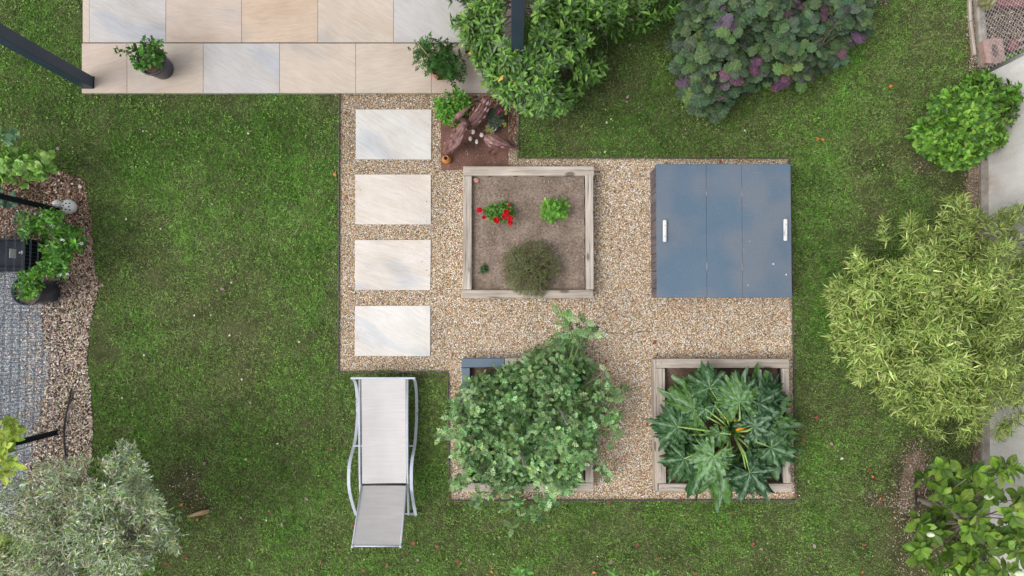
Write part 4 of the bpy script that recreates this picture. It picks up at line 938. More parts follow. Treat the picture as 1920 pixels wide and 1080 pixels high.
for i, (poly, b, h0, h1, lb, n_) in enumerate(tom):
    t = thing('tomato_plant', P(b[0], b[1], .12), lb, 'tomato plant', 'tomato plants in the raised bed')
    tp, ax, s_, dp = tips_in(shrink(poly, 10), int(n_ * 1.9), h0 * .8, h1 * .85, 60, .45, .32, .65, 20 + i)
    ex = []
    for a_ in np.arange(6):
        j_ = rng.integers(len(poly)); vx, vy = poly[j_]; rx_, ry_ = vx - 990, vy - 800; rl = math.hypot(rx_, ry_)
        if rl < 95 or vy < 690: continue
        ux, uy = rx_ / rl + rng.uniform(-.4, .4), ry_ / rl + rng.uniform(-.4, .4); hh_ = rng.uniform(.35, .75)
        for q_ in np.linspace(-.3, 1, 9): ex.append(P(vx + ux * 20 * q_ + rng.normal() * 2.5, vy + uy * 20 * q_ + rng.normal() * 2.5, hh_ - .12 * q_ * q_ + rng.normal() * .03))
    if ex: tp = np.concatenate([tp, np.array(ex)]); ax = np.concatenate([ax, nrm(rng.standard_normal((len(ex), 3)) * .4 + [0, 0, 1])])
    pl = TP if i != 3 else [tuple(np.array(k) * 1.18) for k in TP]
    if i == 1: pl = [tuple(np.array(k) * .8) for k in TP]
    def shade(c, p): return c
    g = MB(); rosettes(g, T_TOM, tp, ax, 4, .078, (45, 100), 1.15, pl, jit=.25, young=1.2, droop=.12); g.build('foliage', M['matte'], t)
    g = MB(); woody(g, P(b[0], b[1], .12), tp, 10, .010, .0035, 150, (.10, .17, .05)); g.build('stems', M['bark'], t)
    for k in rng.choice(len(tp), 7, replace=False): g = MB(); rosettes(g, T_OLIV, tp[k:k + 1] + [0, 0, .03], ax[k:k + 1], 5, .014, (50, 85), 1.3, [(.75, .65, .05)]); g.build('flower', M['petal'], t)
# loose shoots
for i, (pts, lb) in enumerate((([(1075, 650, .75), (1072, 625, .95), (1062, 600, 1.1), (1050, 592, 1.2)], 'tomato shoot reaching furthest up over the gravel'), ([(1085, 650, .7), (1100, 622, .85), (1112, 628, .9), (1095, 600, .95)], 'tomato shoot reaching up beside the longest shoot'),
                       ([(1130, 700, .6), (1145, 765, .55), (1150, 790, .55), (1148, 830, .5)], 'tomato shoot arching over the gravel on the right'), ([(1000, 920, .5), (1020, 940, .45), (990, 965, .4), (960, 990, .35)], 'tomato shoot hanging lowest over the lawn edge'),
                       ([(860, 760, .5), (845, 770, .5), (838, 790, .45)], 'tomato shoot over the lawn at the left of its bed'))):
    t = thing('tomato_shoot', P(pts[0][0], pts[0][1], .2), lb, 'tomato shoot', 'long shoots of the tomato plants')
    pp = np.array([P(*p) for p in pts]); root = P(1040 if pts[0][0] > 950 else 900, 760 if pts[0][1] < 850 else 880, .2)
    g = MB(); g.tube(np.vstack([root, pp]), np.linspace(.008, .003, len(pp) + 1), 5, (.12, .2, .06)); g.build('stem', M['bark'], t)
    tt = []; 
    for a, b in zip(pp[:-1], pp[1:]):
        for k in np.linspace(0, 1, 5): tt.append(a * (1 - k) + b * k + rng.standard_normal(3) * .025)
    tt = np.array(tt); g = MB(); rosettes(g, T_TOM, tt, nrm(rng.standard_normal((len(tt), 3)) * .4 + [0, 0, 1]), 2, .105, (60, 100), 1.15, TP, jit=.14); g.build('foliage', M['matte'], t)
for (x, y, dx, dy, lb) in ((1060, 789, -5, -14, 'short grey wooden stake standing among the tomatoes, right of the other'), (980, 869, -5, -12, 'short grey wooden stake standing among the tomatoes, lower left of the other')):
    a = P(x + dx, y + dy, .98); b = P(x + 4, y + 6, 1.10); bs = P(1020, 770, .12) * .0 + np.array([a[0], a[1], .12])
    g = MB(); g.beam(bs, b, .022, .022, .004, up=(0, 1, 0)); tag(g.build('garden_stake', M['pale_stick2']), lb, 'stake', 'stakes in the tomato bed')

# ------------------------------------------------------------------ courgette plant (bed three)
cz = P(1368, 806, .16); zt = thing('courgette_plant', (cz[0], cz[1], .13), 'large courgette plant with lobed leaves and orange flowers in the raised bed', 'courgette plant')
def courgette_leaf(mb, base, dirv, size, light, rs, cup=.0):
    r = random.Random(rs); n = 97; rings = 9; d = nrm(np.array(dirv, float)); side = nrm(np.cross([0, 0, 1.0], d)); up = np.cross(d, side)
    lob = [0, .92, -.92, 1.85, -1.85]; lw = [1.0, .88, .88, .66, .66]; vs = []; us = []; cs = []
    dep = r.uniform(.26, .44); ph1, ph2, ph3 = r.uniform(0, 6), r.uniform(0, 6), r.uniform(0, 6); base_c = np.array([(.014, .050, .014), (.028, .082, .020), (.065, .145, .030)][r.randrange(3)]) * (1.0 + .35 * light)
    for i in range(rings + 1):
        for j in range(n):
            a = -2.72 + 5.44 * j / (n - 1); rr = 0; vv = 9
            for l_, w_ in zip(lob, lw):
                da = (a - l_); rr = max(rr, w_ * (1 - dep * min(1, abs(da) / .46) ** 1.35)); vv = min(vv, abs(da))
            serr = 1 + .10 * math.sin(a * 17 + ph1) + .09 * math.sin(a * 27 + ph2) + .06 * math.sin(a * 47 + ph3)
            t = i / rings; rad = size * rr * t * (1 + (serr - 1) * t ** 2)
            ripple = .085 * size * math.sin(a * 13 + rs) * t * t + .05 * size * math.cos(a * 5 + rs) * t + .05 * size * math.sin(t * 19 + a * 4 + rs) * t + .03 * size * r.uniform(-1, 1) * t
            z = -.33 * size * t ** 2 * (1 - .3 * cup) + .16 * size * min(vv, .48) * t * 1.5 + ripple + .10 * size * t
            vs.append(np.array(base) + d * rad * math.cos(a) + side * rad * math.sin(a) + up * z)
            us.append((t, 1.0, 0))
            vein = math.exp(-(vv / (.05 + .10 * (1 - t))) ** 2); mot = (.5 + .5 * math.sin(a * 17 + t * 19 + rs)) * (.5 + .5 * math.sin(a * 7 - t * 13 + rs * 3))
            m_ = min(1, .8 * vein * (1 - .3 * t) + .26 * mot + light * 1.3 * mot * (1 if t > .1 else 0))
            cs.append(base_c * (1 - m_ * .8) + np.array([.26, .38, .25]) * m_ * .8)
    fs = []
    for i in range(rings):
        for j in range(n - 1): a = i * n + j; fs.append((a, a + n, a + n + 1, a + 1))
    mb.add(vs, fs, np.array(cs), us)
# (leaf attach px, tip px, attach height, light)
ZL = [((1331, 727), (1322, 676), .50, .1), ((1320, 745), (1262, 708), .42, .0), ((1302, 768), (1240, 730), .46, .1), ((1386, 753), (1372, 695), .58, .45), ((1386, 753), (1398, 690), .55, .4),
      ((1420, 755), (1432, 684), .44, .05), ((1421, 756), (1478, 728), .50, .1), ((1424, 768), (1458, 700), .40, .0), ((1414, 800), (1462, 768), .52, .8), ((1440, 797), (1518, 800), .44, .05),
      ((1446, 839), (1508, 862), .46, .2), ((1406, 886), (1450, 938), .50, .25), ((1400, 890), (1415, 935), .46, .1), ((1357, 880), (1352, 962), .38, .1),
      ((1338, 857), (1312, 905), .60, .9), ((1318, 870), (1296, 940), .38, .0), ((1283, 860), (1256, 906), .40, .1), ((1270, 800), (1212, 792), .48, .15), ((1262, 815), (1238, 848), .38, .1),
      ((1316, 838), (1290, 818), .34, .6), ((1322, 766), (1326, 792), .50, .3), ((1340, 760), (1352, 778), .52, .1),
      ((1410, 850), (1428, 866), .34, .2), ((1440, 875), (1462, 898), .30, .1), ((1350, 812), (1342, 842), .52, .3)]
for i, (a, b, h, lt) in enumerate(ZL):
    pa = P(a[0], a[1], h); pb = P(b[0], b[1], h - .05); sz = np.linalg.norm(pb - pa); g = MB()
    dv = pb - pa; dv[2] = -.10 * sz + .1 * sz * random.random(); courgette_leaf(g, pa, dv, sz * .93, lt, i * 1.7 + 1)
    lf = g.build('leaf', M['courgette'], zt, False)
    g = MB(); mid = (pa + cz) / 2 + [0, 0, .10 + .16 * h]; g.tube([cz + rng.standard_normal(3) * .012, mid, pa], [.013, .011, .007], 7, (.24, .38, .10)); g.build('leaf_stalk', M['bark'], lf, True)
tt = P(rng.uniform(1355, 1385, 12), rng.uniform(790, 820, 12), .3); g = MB(); rosettes(g, T_OVAL, tt, np.tile([[0, 0, 1.0]], (12, 1)) + .3 * rng.standard_normal((12, 3)), 4, .06, (20, 70), 1.2, [(.05, .15, .03), (.09, .22, .04)]); g.build('young_leaves', M['leaf'], zt)
for (x, y, x2, y2, c) in ((1366, 777, 1360, 785, 1), (1378, 790, 1382, 784, 1), (1382, 806, 1396, 800, 1), (1348, 827, 1360, 822, 1), (1334, 838, 1340, 832, 1), (1352, 801, 1362, 808, 0)):
    a = P(x, y, .42); b = P(x2, y2, .44); col = (.78, .34, .02) if c else (.62, .6, .2); g = MB(); d = b - a
    g.loft([(a - d * .2, .006, .006), (a, .016, .014), (a + d * .5, .020, .018), (a + d, .024, .020), (a + d * 1.1, .010, .008)], 10, col); g.build('flower', M['petal'], zt, True)

# ------------------------------------------------------------------ trees and shrubs
def shrub(name, label, cat, poly, base, n, h0, h1, R, T, k, L, pal, wts=None, mat_='leaf', ang=(35, 88), W=1.0, depth=.45, gap=.3, lump=.45, seed=1, young=1.15, nmain=9, r0=.03, twigs=260, bark=(.13, .10, .08), avoid=None, stem=.06, cfun=None, droop=0, jit=.13, ns=.03, tree=False, group=None, flat=0.0, mdrop=.0):
    b = P(base[0], base[1], 0); t = thing(name, b, label, cat, group)
    tp, ax, s_, dp = tips_in(poly, n, h0, h1, R, depth, gap, lump, seed, avoid, ns)
    ax = nrm(ax * (1 - flat) + np.array([0, 0, 1.0]) * flat)
    g = MB(); rosettes(g, T, tp, ax, k, L, ang, W, pal, wts, jit, stem, young=young, cfun=cfun, droop=droop); g.build('crown' if tree else 'foliage', M[mat_], t)
    g = MB(); woody(g, b, tp, nmain, r0, r0 * .14, twigs, bark, mdrop=mdrop); g.build('trunk' if tree else 'branches', M['bark'], t)
    return t, tp, ax
post_av = lambda x, y: (x > 938) & (x < 1004) & (y < 78)
ARB = [(838, -60), (842, 30), (852, 55), (868, 75), (872, 105), (895, 120), (905, 150), (920, 178), (950, 198), (985, 212), (1040, 222), (1065, 214), (1078, 185), (1100, 160), (1138, 140), (1142, 122), (1120, 96), (1128, 66), (1165, 68), (1218, 62), (1242, 38), (1284, 20), (1275, -60)]
shrub('evergreen_shrub', 'large bright green evergreen shrub spreading over the patio edge around the post', 'shrub', ARB, (1060, 60), 1300, .45, 1.30, 75, T_ELL, 8, .094,
            [(.078, .18, .025), (.125, .255, .042), (.035, .085, .02), (.20, .36, .075), (.12, .18, .09), (.5, .3, .05)], [4, 4, 4, 2, 2.5, .06], 'gloss', (38, 95), 1.0, .55, .42, .5, 3, 1.3, avoid=post_av)
HAZ = [(1262, -60), (1272, 40), (1258, 60), (1262, 110), (1256, 150), (1285, 165), (1280, 195), (1300, 212), (1345, 214), (1360, 190), (1395, 185), (1415, 170), (1440, 158), (1500, 152), (1525, 160), (1545, 130), (1590, 128), (1600, 105), (1570, 80), (1625, 78), (1645, 50), (1684, 42), (1660, 10), (1640, -60)]
PUR = [(1289, 152, 22), (1366, 40, 26), (1352, 12, 16), (1362, 140, 24), (1420, 116, 14), (1455, 150, 14), (1525, 150, 20), (1585, 115, 16), (1558, 25, 18), (1610, 72, 24), (1666, 34, 18), (1500, 0, 18), (1330, 12, 14), (1345, 158, 12), (1475, 2, 14), (1650, 20, 12), (1300, 215, 10), (1352, 215, 10), (1285, 130, 12), (1480, 8, 14)]
def purp(c, pos):
    d = pos - np.array([0, 0, CAM_H]); c_, s__ = math.cos(PITCH), math.sin(PITCH)
    yc = d[:, 1] * c_ + d[:, 2] * s__; zc = -d[:, 1] * s__ + d[:, 2] * c_; px = 960 + FPX * d[:, 0] / -zc; py = 540 - FPX * yc / -zc
    out = c.copy()
    for (x, y, r_) in PUR:
        k = (np.hypot(px - x, py - y) < r_ * .8) & (rng.random(len(px)) < .65)
        out[k] = pick([(.12, .06, .10), (.105, .075, .11), (.17, .085, .13), (.075, .04, .055)], k.sum(), .2)
    return out
shrub('purple_tinged_shrub', 'dark blue green round leaved shrub with purple young leaves at the top edge', 'shrub', [(1455 + (x - 1455) * .95, y - 7 if y > 0 else y) for x, y in HAZ], (1440, 10), 800, .45, 1.25, 70, T_ROUND, 3, .128,
      [(.060, .105, .048), (.080, .135, .055), (.11, .17, .055), (.075, .115, .070), (.035, .060, .030)], [4, 4, 1.6, 3, 2.5], 'ribbed', (68, 100), 1.0, .6, .36, .55, 6, 1.0, cfun=purp, jit=.2, stem=.14, flat=.8)
LAU = [(1706, 250), (1722, 282), (1745, 300), (1785, 320), (1820, 312), (1855, 290), (1880, 270), (1900, 240), (1920, 222), (1932, 180), (1915, 150), (1880, 150), (1850, 132), (1822, 135), (1805, 158), (1770, 170), (1748, 185), (1735, 220), (1715, 235)]
shrub('laurel_bush', 'rounded bright green laurel bush in front of the cream wall', 'bush', LAU, (1800, 235), 720, .30, 1.10, 85, T_OVAL, 7, .075,
      [(.075, .19, .018), (.12, .26, .03), (.20, .36, .05), (.038, .10, .014)], [4, 4, 2, 3], 'gloss', (30, 88), 1.0, .4, .15, .35, 9, 1.35)
BAM = [(1548, 548), (1560, 522), (1590, 515), (1588, 490), (1602, 466), (1650, 478), (1648, 440), (1655, 408), (1700, 405), (1740, 400), (1770, 372), (1815, 362), (1835, 390), (1850, 410), (1880, 392), (1915, 380), (1990, 420), (2000, 760), (1900, 800), (1880, 828), (1850, 818), (1800, 836), (1745, 815), (1715, 790), (1660, 765), (1650, 735), (1585, 708), (1600, 690), (1555, 665), (1562, 610)]
def bamc(c, p): f = fbm(p[:, 0], p[:, 1], 3.2, 4, 2)[:, None]; return c * (.75 + .55 * f)
bt, btp, bax = shrub('bamboo_clump', 'dense yellow green bamboo clump spilling over the right side of the lawn', 'bamboo', BAM, (1805, 610), 3600, .50, 1.75, 150, T_BAMB, 8, .088,
      [(.29, .39, .095), (.40, .49, .15), (.19, .27, .055), (.52, .60, .22), (.075, .11, .028)], [4, 4, 3.5, 2.2, 2.2], 'matte', (18, 80), 1.0, .50, .33, .5, 11, 1.0, nmain=46, r0=.012, twigs=700, bark=(.16, .12, .08), droop=.22, cfun=bamc, stem=.05)
OLV = [(-60, 920), (20, 900), (40, 870), (75, 860), (120, 862), (140, 845), (175, 850), (212, 822), (240, 826), (262, 850), (295, 868), (312, 900), (340, 925), (352, 955), (340, 975), (358, 1015), (330, 1040), (300, 1035), (284, 1080), (280, 1140), (-60, 1140)]
shrub('olive_tree', 'silvery green olive tree crown in the lower left corner', 'olive tree', OLV, (110, 1075), 1750, .9, 2.1, 130, T_OLIV, 8, .058,
      [(.31, .38, .22), (.42, .48, .33), (.19, .27, .12), (.58, .62, .50), (.38, .50, .17), (.66, .52, .13)], [4, 4, 4, 2.4, 2.4, .12], 'silver', (20, 80), 1.0, .8, .39, .6, 14, 1.1, nmain=16, r0=.03, twigs=500, bark=(.27, .23, .20), stem=.14, tree=True, mdrop=.55, jit=.22)
# round leaved shrubs at the left edge
RL = [(.22, .40, .07), (.30, .50, .12), (.16, .31, .06), (.36, .54, .18)]
shrub('pale_green_shrub', 'pale yellow green round leaved shrub at the left edge above the fence', 'shrub', [(-40, 270), (15, 278), (40, 280), (60, 290), (82, 275), (98, 282), (94, 305), (110, 325), (92, 340), (60, 335), (62, 350), (20, 345), (-40, 350)], (20, 330), 90, .55, .95, 30, T_ROUND, 6, .062, RL, None, 'leaf', (35, 90), 1, .35, .2, .5, 16, 1.1, 6, .012, 60)
shrub('eucalyptus_sapling', 'blue green small leaved sapling low at the left edge beside the mulch', 'sapling', [(-60, 330), (0, 340), (25, 360), (40, 380), (0, 395), (-60, 380)], (-20, 350), 40, .35, .6, 20, T_DISC, 6, .055, [(.11, .20, .13), (.15, .25, .17)], None, 'matte', (50, 90), 1, .25, .1, .5, 17, 1.0, 5, .008, 30)
shrub('eucalyptus_shoot', 'thin blue green shoot leaning over the lawn at the left edge', 'shoot', [(-5, 245), (8, 236), (25, 240), (36, 248), (30, 262), (18, 275), (22, 280), (8, 270)], (2, 300), 12, .8, 1.0, 20, T_DISC, 4, .055, [(.13, .24, .14), (.18, .30, .16)], None, 'matte', (50, 90), 1, .1, 0, .5, 18, 1.0, 2, .005, 12, bark=(.35, .33, .15))
OV = [(.28, .38, .04), (.36, .46, .06), (.20, .30, .035), (.30, .33, .05)]
shrub('yellow_green_branch', 'yellow green leafy branch reaching in from the left over the fence post', 'branch', [(-60, 775), (5, 770), (25, 785), (40, 800), (35, 830), (50, 865), (40, 890), (5, 905), (-60, 900)], (-150, 850), 46, 1.1, 1.5, 30, T_OVAL, 5, .095, OV, None, 'gloss', (50, 90), 1, .35, .3, .5, 19, 1.1, 5, .012, 40, bark=(.15, .11, .07))
shrub('yellow_green_shrub', 'yellow green leafy shrub in the bottom left corner beside the olive tree', 'shrub', [(-60, 960), (5, 965), (25, 1000), (45, 1030), (30, 1060), (40, 1140), (-60, 1140)], (-60, 1050), 60, .8, 1.2, 30, T_OVAL, 5, .085, OV, None, 'gloss', (50, 90), 1, .35, .2, .5, 23, 1.1, 5, .012, 40, bark=(.15, .11, .07))

# magnolia: big leaf rosettes on visible branches
mb_ = P(1722, 936, 0); mg = thing('magnolia_tree', (mb_[0], mb_[1], 0), 'magnolia tree with large glossy leaf rosettes in the lower right corner', 'magnolia tree')
ROS = [(1768, 880, 1.2), (1745, 903, 1.05), (1783, 897, 1.0), (1772, 928, 1.3), (1806, 948, 1.25), (1795, 925, 1.1), (1835, 885, 1.6), (1858, 915, 1.45), (1842, 905, 1.2), (1880, 888, 1.7), (1905, 880, 1.75), (1838, 975, 1.6), (1820, 998, 1.4), (1852, 1003, 1.5), (1902, 970, 1.7), (1885, 1018, 1.6), (1912, 1040, 1.7),
       (1733, 985, 1.2), (1748, 1000, 1.1), (1763, 998, 1.0), (1728, 1032, 1.15), (1737, 1052, 1.0), (1792, 1035, 1.2), (1825, 1033, 1.3), (1815, 1020, .9), (1785, 1068, 1.4), (1765, 1078, 1.2), (1838, 1078, 1.4), (1805, 1062, 1.2), (1860, 1058, 1.3), (1895, 1072, 1.5), (1870, 1082, 1.3), (1925, 935, 1.4), (1912, 1000, 1.3), (1862, 935, 1.2), (1850, 1030, .9), (1775, 968, .85), (1870, 1000, 1.2)]
ROS += [(x + rng.uniform(-14, 14), y + rng.uniform(-14, 14), h * .72) for x, y, h in ROS[::2]]
tp = np.array([P(*r_) for r_ in ROS]); ax = nrm(np.tile([[0, 0, 1.0]], (len(tp), 1)) + .3 * rng.standard_normal((len(tp), 3)) + np.array([.1, 0, 0]))
g = MB(); rosettes(g, T_OBOV, tp, ax, 12, .135, (35, 100), 1.2, [(.095, .18, .02), (.14, .245, .03), (.055, .11, .016), (.22, .33, .06)], [4, 4, 3, 1], 'x' and .14, .10, young=1.35); g.build('crown', M['gloss'], mg)
g = MB()
trunk = np.array([P(1722, 936, .0), P(1727, 938, .35), P(1745, 946, .6), P(1775, 958, .8), P(1810, 980, 1.0)]); g.tube(trunk, [.035, .032, .026, .022, .016], 8, (.33, .28, .24))
main = [trunk[2], trunk[3], trunk[4]]
for q in tp:
    a = main[int(np.argmin([np.linalg.norm(q - k) for k in main]))]; mid = (a + q) / 2 + rng.standard_normal(3) * .03 - [0, 0, .08]
    mid[2] = min(a[2], q[2]) - .05; g.tube([a, mid, q - [0, 0, .03]], [.009, .007, .004], 6, (.22, .18, .14), cap=False)
g.tube([trunk[1], P(1712, 965, .6), P(1708, 1000, .8), P(1718, 1030, 1.0)], [.014, .011, .009, .006], 6, (.32, .28, .24))
g.build('trunk', M['bark'], mg, True)
for (x, y, h, dx) in ((1852, 932, 1.4, 1), (1743, 1002, 1.25, 0), (1910, 1076, 1.75, 1)):
    q = P(x, y, h); g = MB(); e = np.array([.05, .012, .02]) if dx else np.array([.02, .01, .05])
    g.loft([(q - e * .6, .004, .004), (q - e * .3, .022, .022), (q + e * .2, .028, .026), (q + e * .7, .018, .018), (q + e, .004, .004)], 12, (.72, .76, .60)); g.build('flower_bud', M['petal'], mg, True)
# dark stake by the magnolia
a = P(1717, 905, 1.0 * 0 + .5); g = MB(); g.tube([P(1719, 955, .0), P(1717, 930, .25), P(1717, 897, .42)], .010, 8); tag(g.build('dark_stake', M['rubber']), 'thin dark stake beside the magnolia trunk', 'stake')

# hedge tops at the lower edge
for (x, y, red, lb, n_) in ((980, 1076, 0, 'green leafy shoot tip at the bottom edge below the tomato bed', 3), (1150, 1080, 0, 'small leafy shoot tip at the bottom edge, second from the tomatoes', 2), (1228, 1078, 1, 'shoot tip with red leaves at the bottom edge below the courgette bed', 3), (428, 1080, 0, 'single pale green leaf shoot at the bottom edge of the left lawn', 1), (1640, 1058, 0, 'lone green leaf sprout on the lower right lawn', 1)):
    b = P(x, y + 12, 0); t = thing('hedge_shoot', b, lb, 'shoot', 'leafy shoots at the lower edge'); g = MB(); tt = np.array([P(x + rng.uniform(-10, 10), y + rng.uniform(-3, 8), .5 + .2 * rng.random()) for _ in range(n_)])
    if x in (428, 1640): tt[:, 2] = .15
    rosettes(g, T_ELL, tt, nrm(np.tile([[0, .3, 1.0]], (n_, 1))), 7 if n_ > 1 else 3, .10 if n_ > 1 else .07, (30, 90), 1.1, [(.14, .30, .05), (.2, .38, .09), (.42, .05, .03)] if red else [(.12, .28, .05), (.18, .38, .09)]); g.build('foliage', M['leaf'], t)
    g = MB()
    for q in tt: g.tube([b, q], [.006, .003], 5, (.12, .14, .06))
    g.build('stem', M['bark'], t)

# ------------------------------------------------------------------ left side: wire fence, posts, troughs, jasmine, figure, hose
FX = P(118, 395, 0)[0]; FY0 = P(118, 396, 0)[1]; FY1 = P(118, 811, 0)[1]
fn = thing('wire_fence', (FX, (FY0 + FY1) / 2, 0), 'grey blue welded wire mesh fence along the left side', 'fence')
for (ya, yb) in ((FY0 - .04, FY1 + .04), (FY1 - .04, P(118, 1200, 0)[1])):
    g = MB()
    y = ya
    while y > yb: g.tube([(FX, y, .03), (FX, y, 1.25)], .0017, 4, cap=False); y -= .0415
    for z in np.arange(.04, 1.24, .12):
        for s_ in (-.006, .006): g.tube([(FX + s_, ya, z), (FX + s_, yb, z)], .0024, 4, cap=False)
    g.build('mesh_panel', M['wire'], fn)
for y in (FY0, FY1):
    g = MB(); g.beam((FX, y, 0), (FX, y, 1.35), .055, .055, .004, up=(0, 1, 0)); g.build('fence_post', M['black'], fn)
g = MB(); a = P(-45, 478, .42); b = P(86, 478, .42); xx = P(86, 478, .0)[0]
tr = thing('planter_trough', (P(20, 478, .3)[0], a[1], 0), 'black planter trough with a small tag standing behind the wire fence', 'planter')
x0_, x1_, y0_, y1_ = P(-60, 0, .42)[0], P(62, 0, .42)[0], P(0, 505, .42)[1], P(0, 447, .42)[1]
for (lo, hi) in (((x0_, y0_, 0), (x1_, y0_ + .02, .42)), ((x0_, y1_ - .02, 0), (x1_, y1_, .42)), ((x0_, y0_ + .02, 0), (x0_ + .02, y1_ - .02, .42)), ((x1_ - .02, y0_ + .02, 0), (x1_, y1_ - .02, .42)), ((x0_ + .02, y0_ + .02, .28), (x1_ - .02, y1_ - .02, .33))): g.box(lo, hi)
g.build('trough_body', M['black'], tr)
q = P(23.5, 476, .80); g = MB(); g.box((FX + .01, q[1] - .05, .80), (FX + .014, q[1] + .05, .90)) ; g = MB(); hh = .9; q = P(23.5, 476, hh); g.box((q[0] - .02, q[1] - .05, hh - .06), (q[0] + .02, q[1] + .05, hh - .055)); g = MB()
zz = .79
g.beam((FX + .012, P(0, 484, zz)[1], zz + .01), (FX + .012, P(0, 467, zz)[1], zz + .01), .006, .09, .001); tag(g.build('fence_tag', M['galv']), 'small grey metal tag fixed on the wire mesh in front of the black trough', 'tag')
t, c = pot('jasmine_pot', 48, 545, .42, .165, .125, M['pot'], 'jasmine plant in a round dark pot behind the wire fence', group=None)
tp, ax, s_, dp = tips_in([(25, 525), (40, 512), (55, 505), (70, 510), (78, 545), (60, 562), (42, 562), (25, 548)], 40, .45, .75, 25, .2, 0, .4, 3)
tp2 = np.concatenate([tp, P(rng.uniform(52, 98, 22), rng.uniform(493, 520, 22), .7)]); ax2 = np.concatenate([ax, nrm(np.array([[.2, .4, .8]] * 22))])
g = MB(); rosettes(g, T_ELL, tp2, ax2, 7, .062, (30, 90), 1.3, [(.10, .26, .03), (.16, .36, .05), (.06, .17, .025)], young=1.3); g.build('foliage', M['gloss'], t)
g = MB(); woody(g, (c[0], c[1], .38), tp2, 6, .006, .003, 50, (.1, .1, .05)); g.build('stems', M['bark'], t)
JAS = [(28, 400), (40, 395), (55, 408), (75, 390), (95, 388), (118, 398), (125, 425), (150, 430), (162, 445), (150, 470), (140, 475), (128, 508), (120, 520), (95, 515), (88, 490), (80, 470), (82, 440), (55, 435), (45, 460), (28, 465), (36, 440), (30, 420)]
jt, jtp, jax = shrub('climbing_jasmine', 'white flowering jasmine climbing on the wire fence corner', 'jasmine', JAS, (112, 440), 180, .30, .80, 25, T_ELL, 7, .068, [(.07, .20, .022), (.11, .28, .035), (.15, .36, .05), (.045, .12, .02)], None, 'gloss', (30, 90), 1.25, .35, .2, .4, 31, 1.3, 9, .012, 120)
for i, (x, y) in enumerate(((75, 405), (93, 423), (113, 450), (85, 462), (108, 517), (122, 515), (148, 457), (35, 474))):
    g = MB(); rosettes(g, T_ELL, np.array([P(x, y, .72), P(x + 3, y - 2, .72)]), np.array([[0, 0, 1.0], [.2, 0, 1]]), 5, .017, (60, 88), 1.5, [(.72, .72, .70)]); g.build('flower', M['petal'], jt)
# speckled ceramic bird figure
q0 = P(113, 384, .16); q1 = P(128, 386, .10); fg = thing('ceramic_bird', (q1[0], q1[1], 0), 'white speckled ceramic bird figure on the mulch above the fence corner', 'figurine')
b = P(127, 387, .09); dv = nrm(P(111, 383, .09) - b)
g = MB(); g.loft([(b - dv * .10, .012, .012), (b - dv * .088, .050, .045), (b - dv * .05, .078, .07), (b, .084, .08), (b + dv * .05, .066, .068)] + [(b + dv * .08 + [0, 0, .02], .048, .05), (b + dv * .095 + [0, 0, .03], .02, .03)], 20); g.build('body', M['ceramic'], fg, True)
h_ = b + dv * .085 + np.array([0, 0, .075]); g = MB(); g.loft([(h_ + np.array([0, 0, z]), r_, r_) for z, r_ in ((-.045, .02), (-.035, .038), (-.01, .048), (.015, .044), (.035, .026), (.042, .008))], 18); hd = g.build('head', M['ceramic'], fg, True)
g = MB(); g.loft([(h_ + dv * .035, .014, .012), (h_ + dv * .055, .009, .008), (h_ + dv * .075, .002, .002)], 8, (1, 1, 1)); g.build('beak', M['pinkblock'], hd, True)
g = MB(); sdv = np.array([-dv[1], dv[0], 0])
for (u, v_, z) in ((-.03, .04, .07), (.01, .035, .076), (-.06, 0, .072), (-.02, -.03, .076), (.03, -.04, .066), (-.05, -.04, .058), (-.065, .035, .052), (.0, .0, .082)):
    c_ = b + dv * u + sdv * v_ + [0, 0, z]; g.loft([(c_ - [0, 0, .006], .007, .007), (c_ + [0, 0, .004], .0075, .0075), (c_ + [0, 0, .006], .004, .004)], 8)
for v_ in (-.022, .022): c_ = h_ + dv * .018 + sdv * v_ + [0, 0, .032]; g.loft([(c_ - [0, 0, .008], .006, .006), (c_ + [0, 0, .004], .006, .006)], 8)
g.build('holes', M['hole'], fg)
g = MB(); g.tube([P(134, 728, .03), P(131, 745, .035), (P(124, 775, .04)), P(120, 800, .03), P(120, 830, .035), P(123, 855, .03), P(128, 885, .03)], .010, 8); tag(g.build('garden_hose', M['rubber'], None, True), 'short black irrigation hose lying on the wood chips', 'hose')
a = P(352, 968, .03); b = P(392, 958, .03); g = MB(); g.loft([(a, .012, .008), (a * .7 + b * .3, .022, .015), (a * .3 + b * .7 + [0, 0, .005], .028, .018), (b, .018, .010)], 9); tag(g.build('wood_piece', M['pale_stick']), 'split piece of orange brown wood lying by the olive tree', 'wood piece')
for (x0_, y0_, x1_, y1_, lb) in ((1124, 624, 1185, 627, 'long thin dark twig lying on the gravel between the beds'), (1190, 624, 1222, 622, 'shorter dark twig on the gravel nearer the courgette bed')):
    g = MB(); a = P(x0_, y0_, .014); b = P(x1_, y1_, .014); g.tube([a, (a + b) / 2 + [0, .006, 0], b], [.0028, .0035, .002], 5, (.09, .07, .06)); tag(g.build('dry_twig', M['bark']), lb, 'twig')

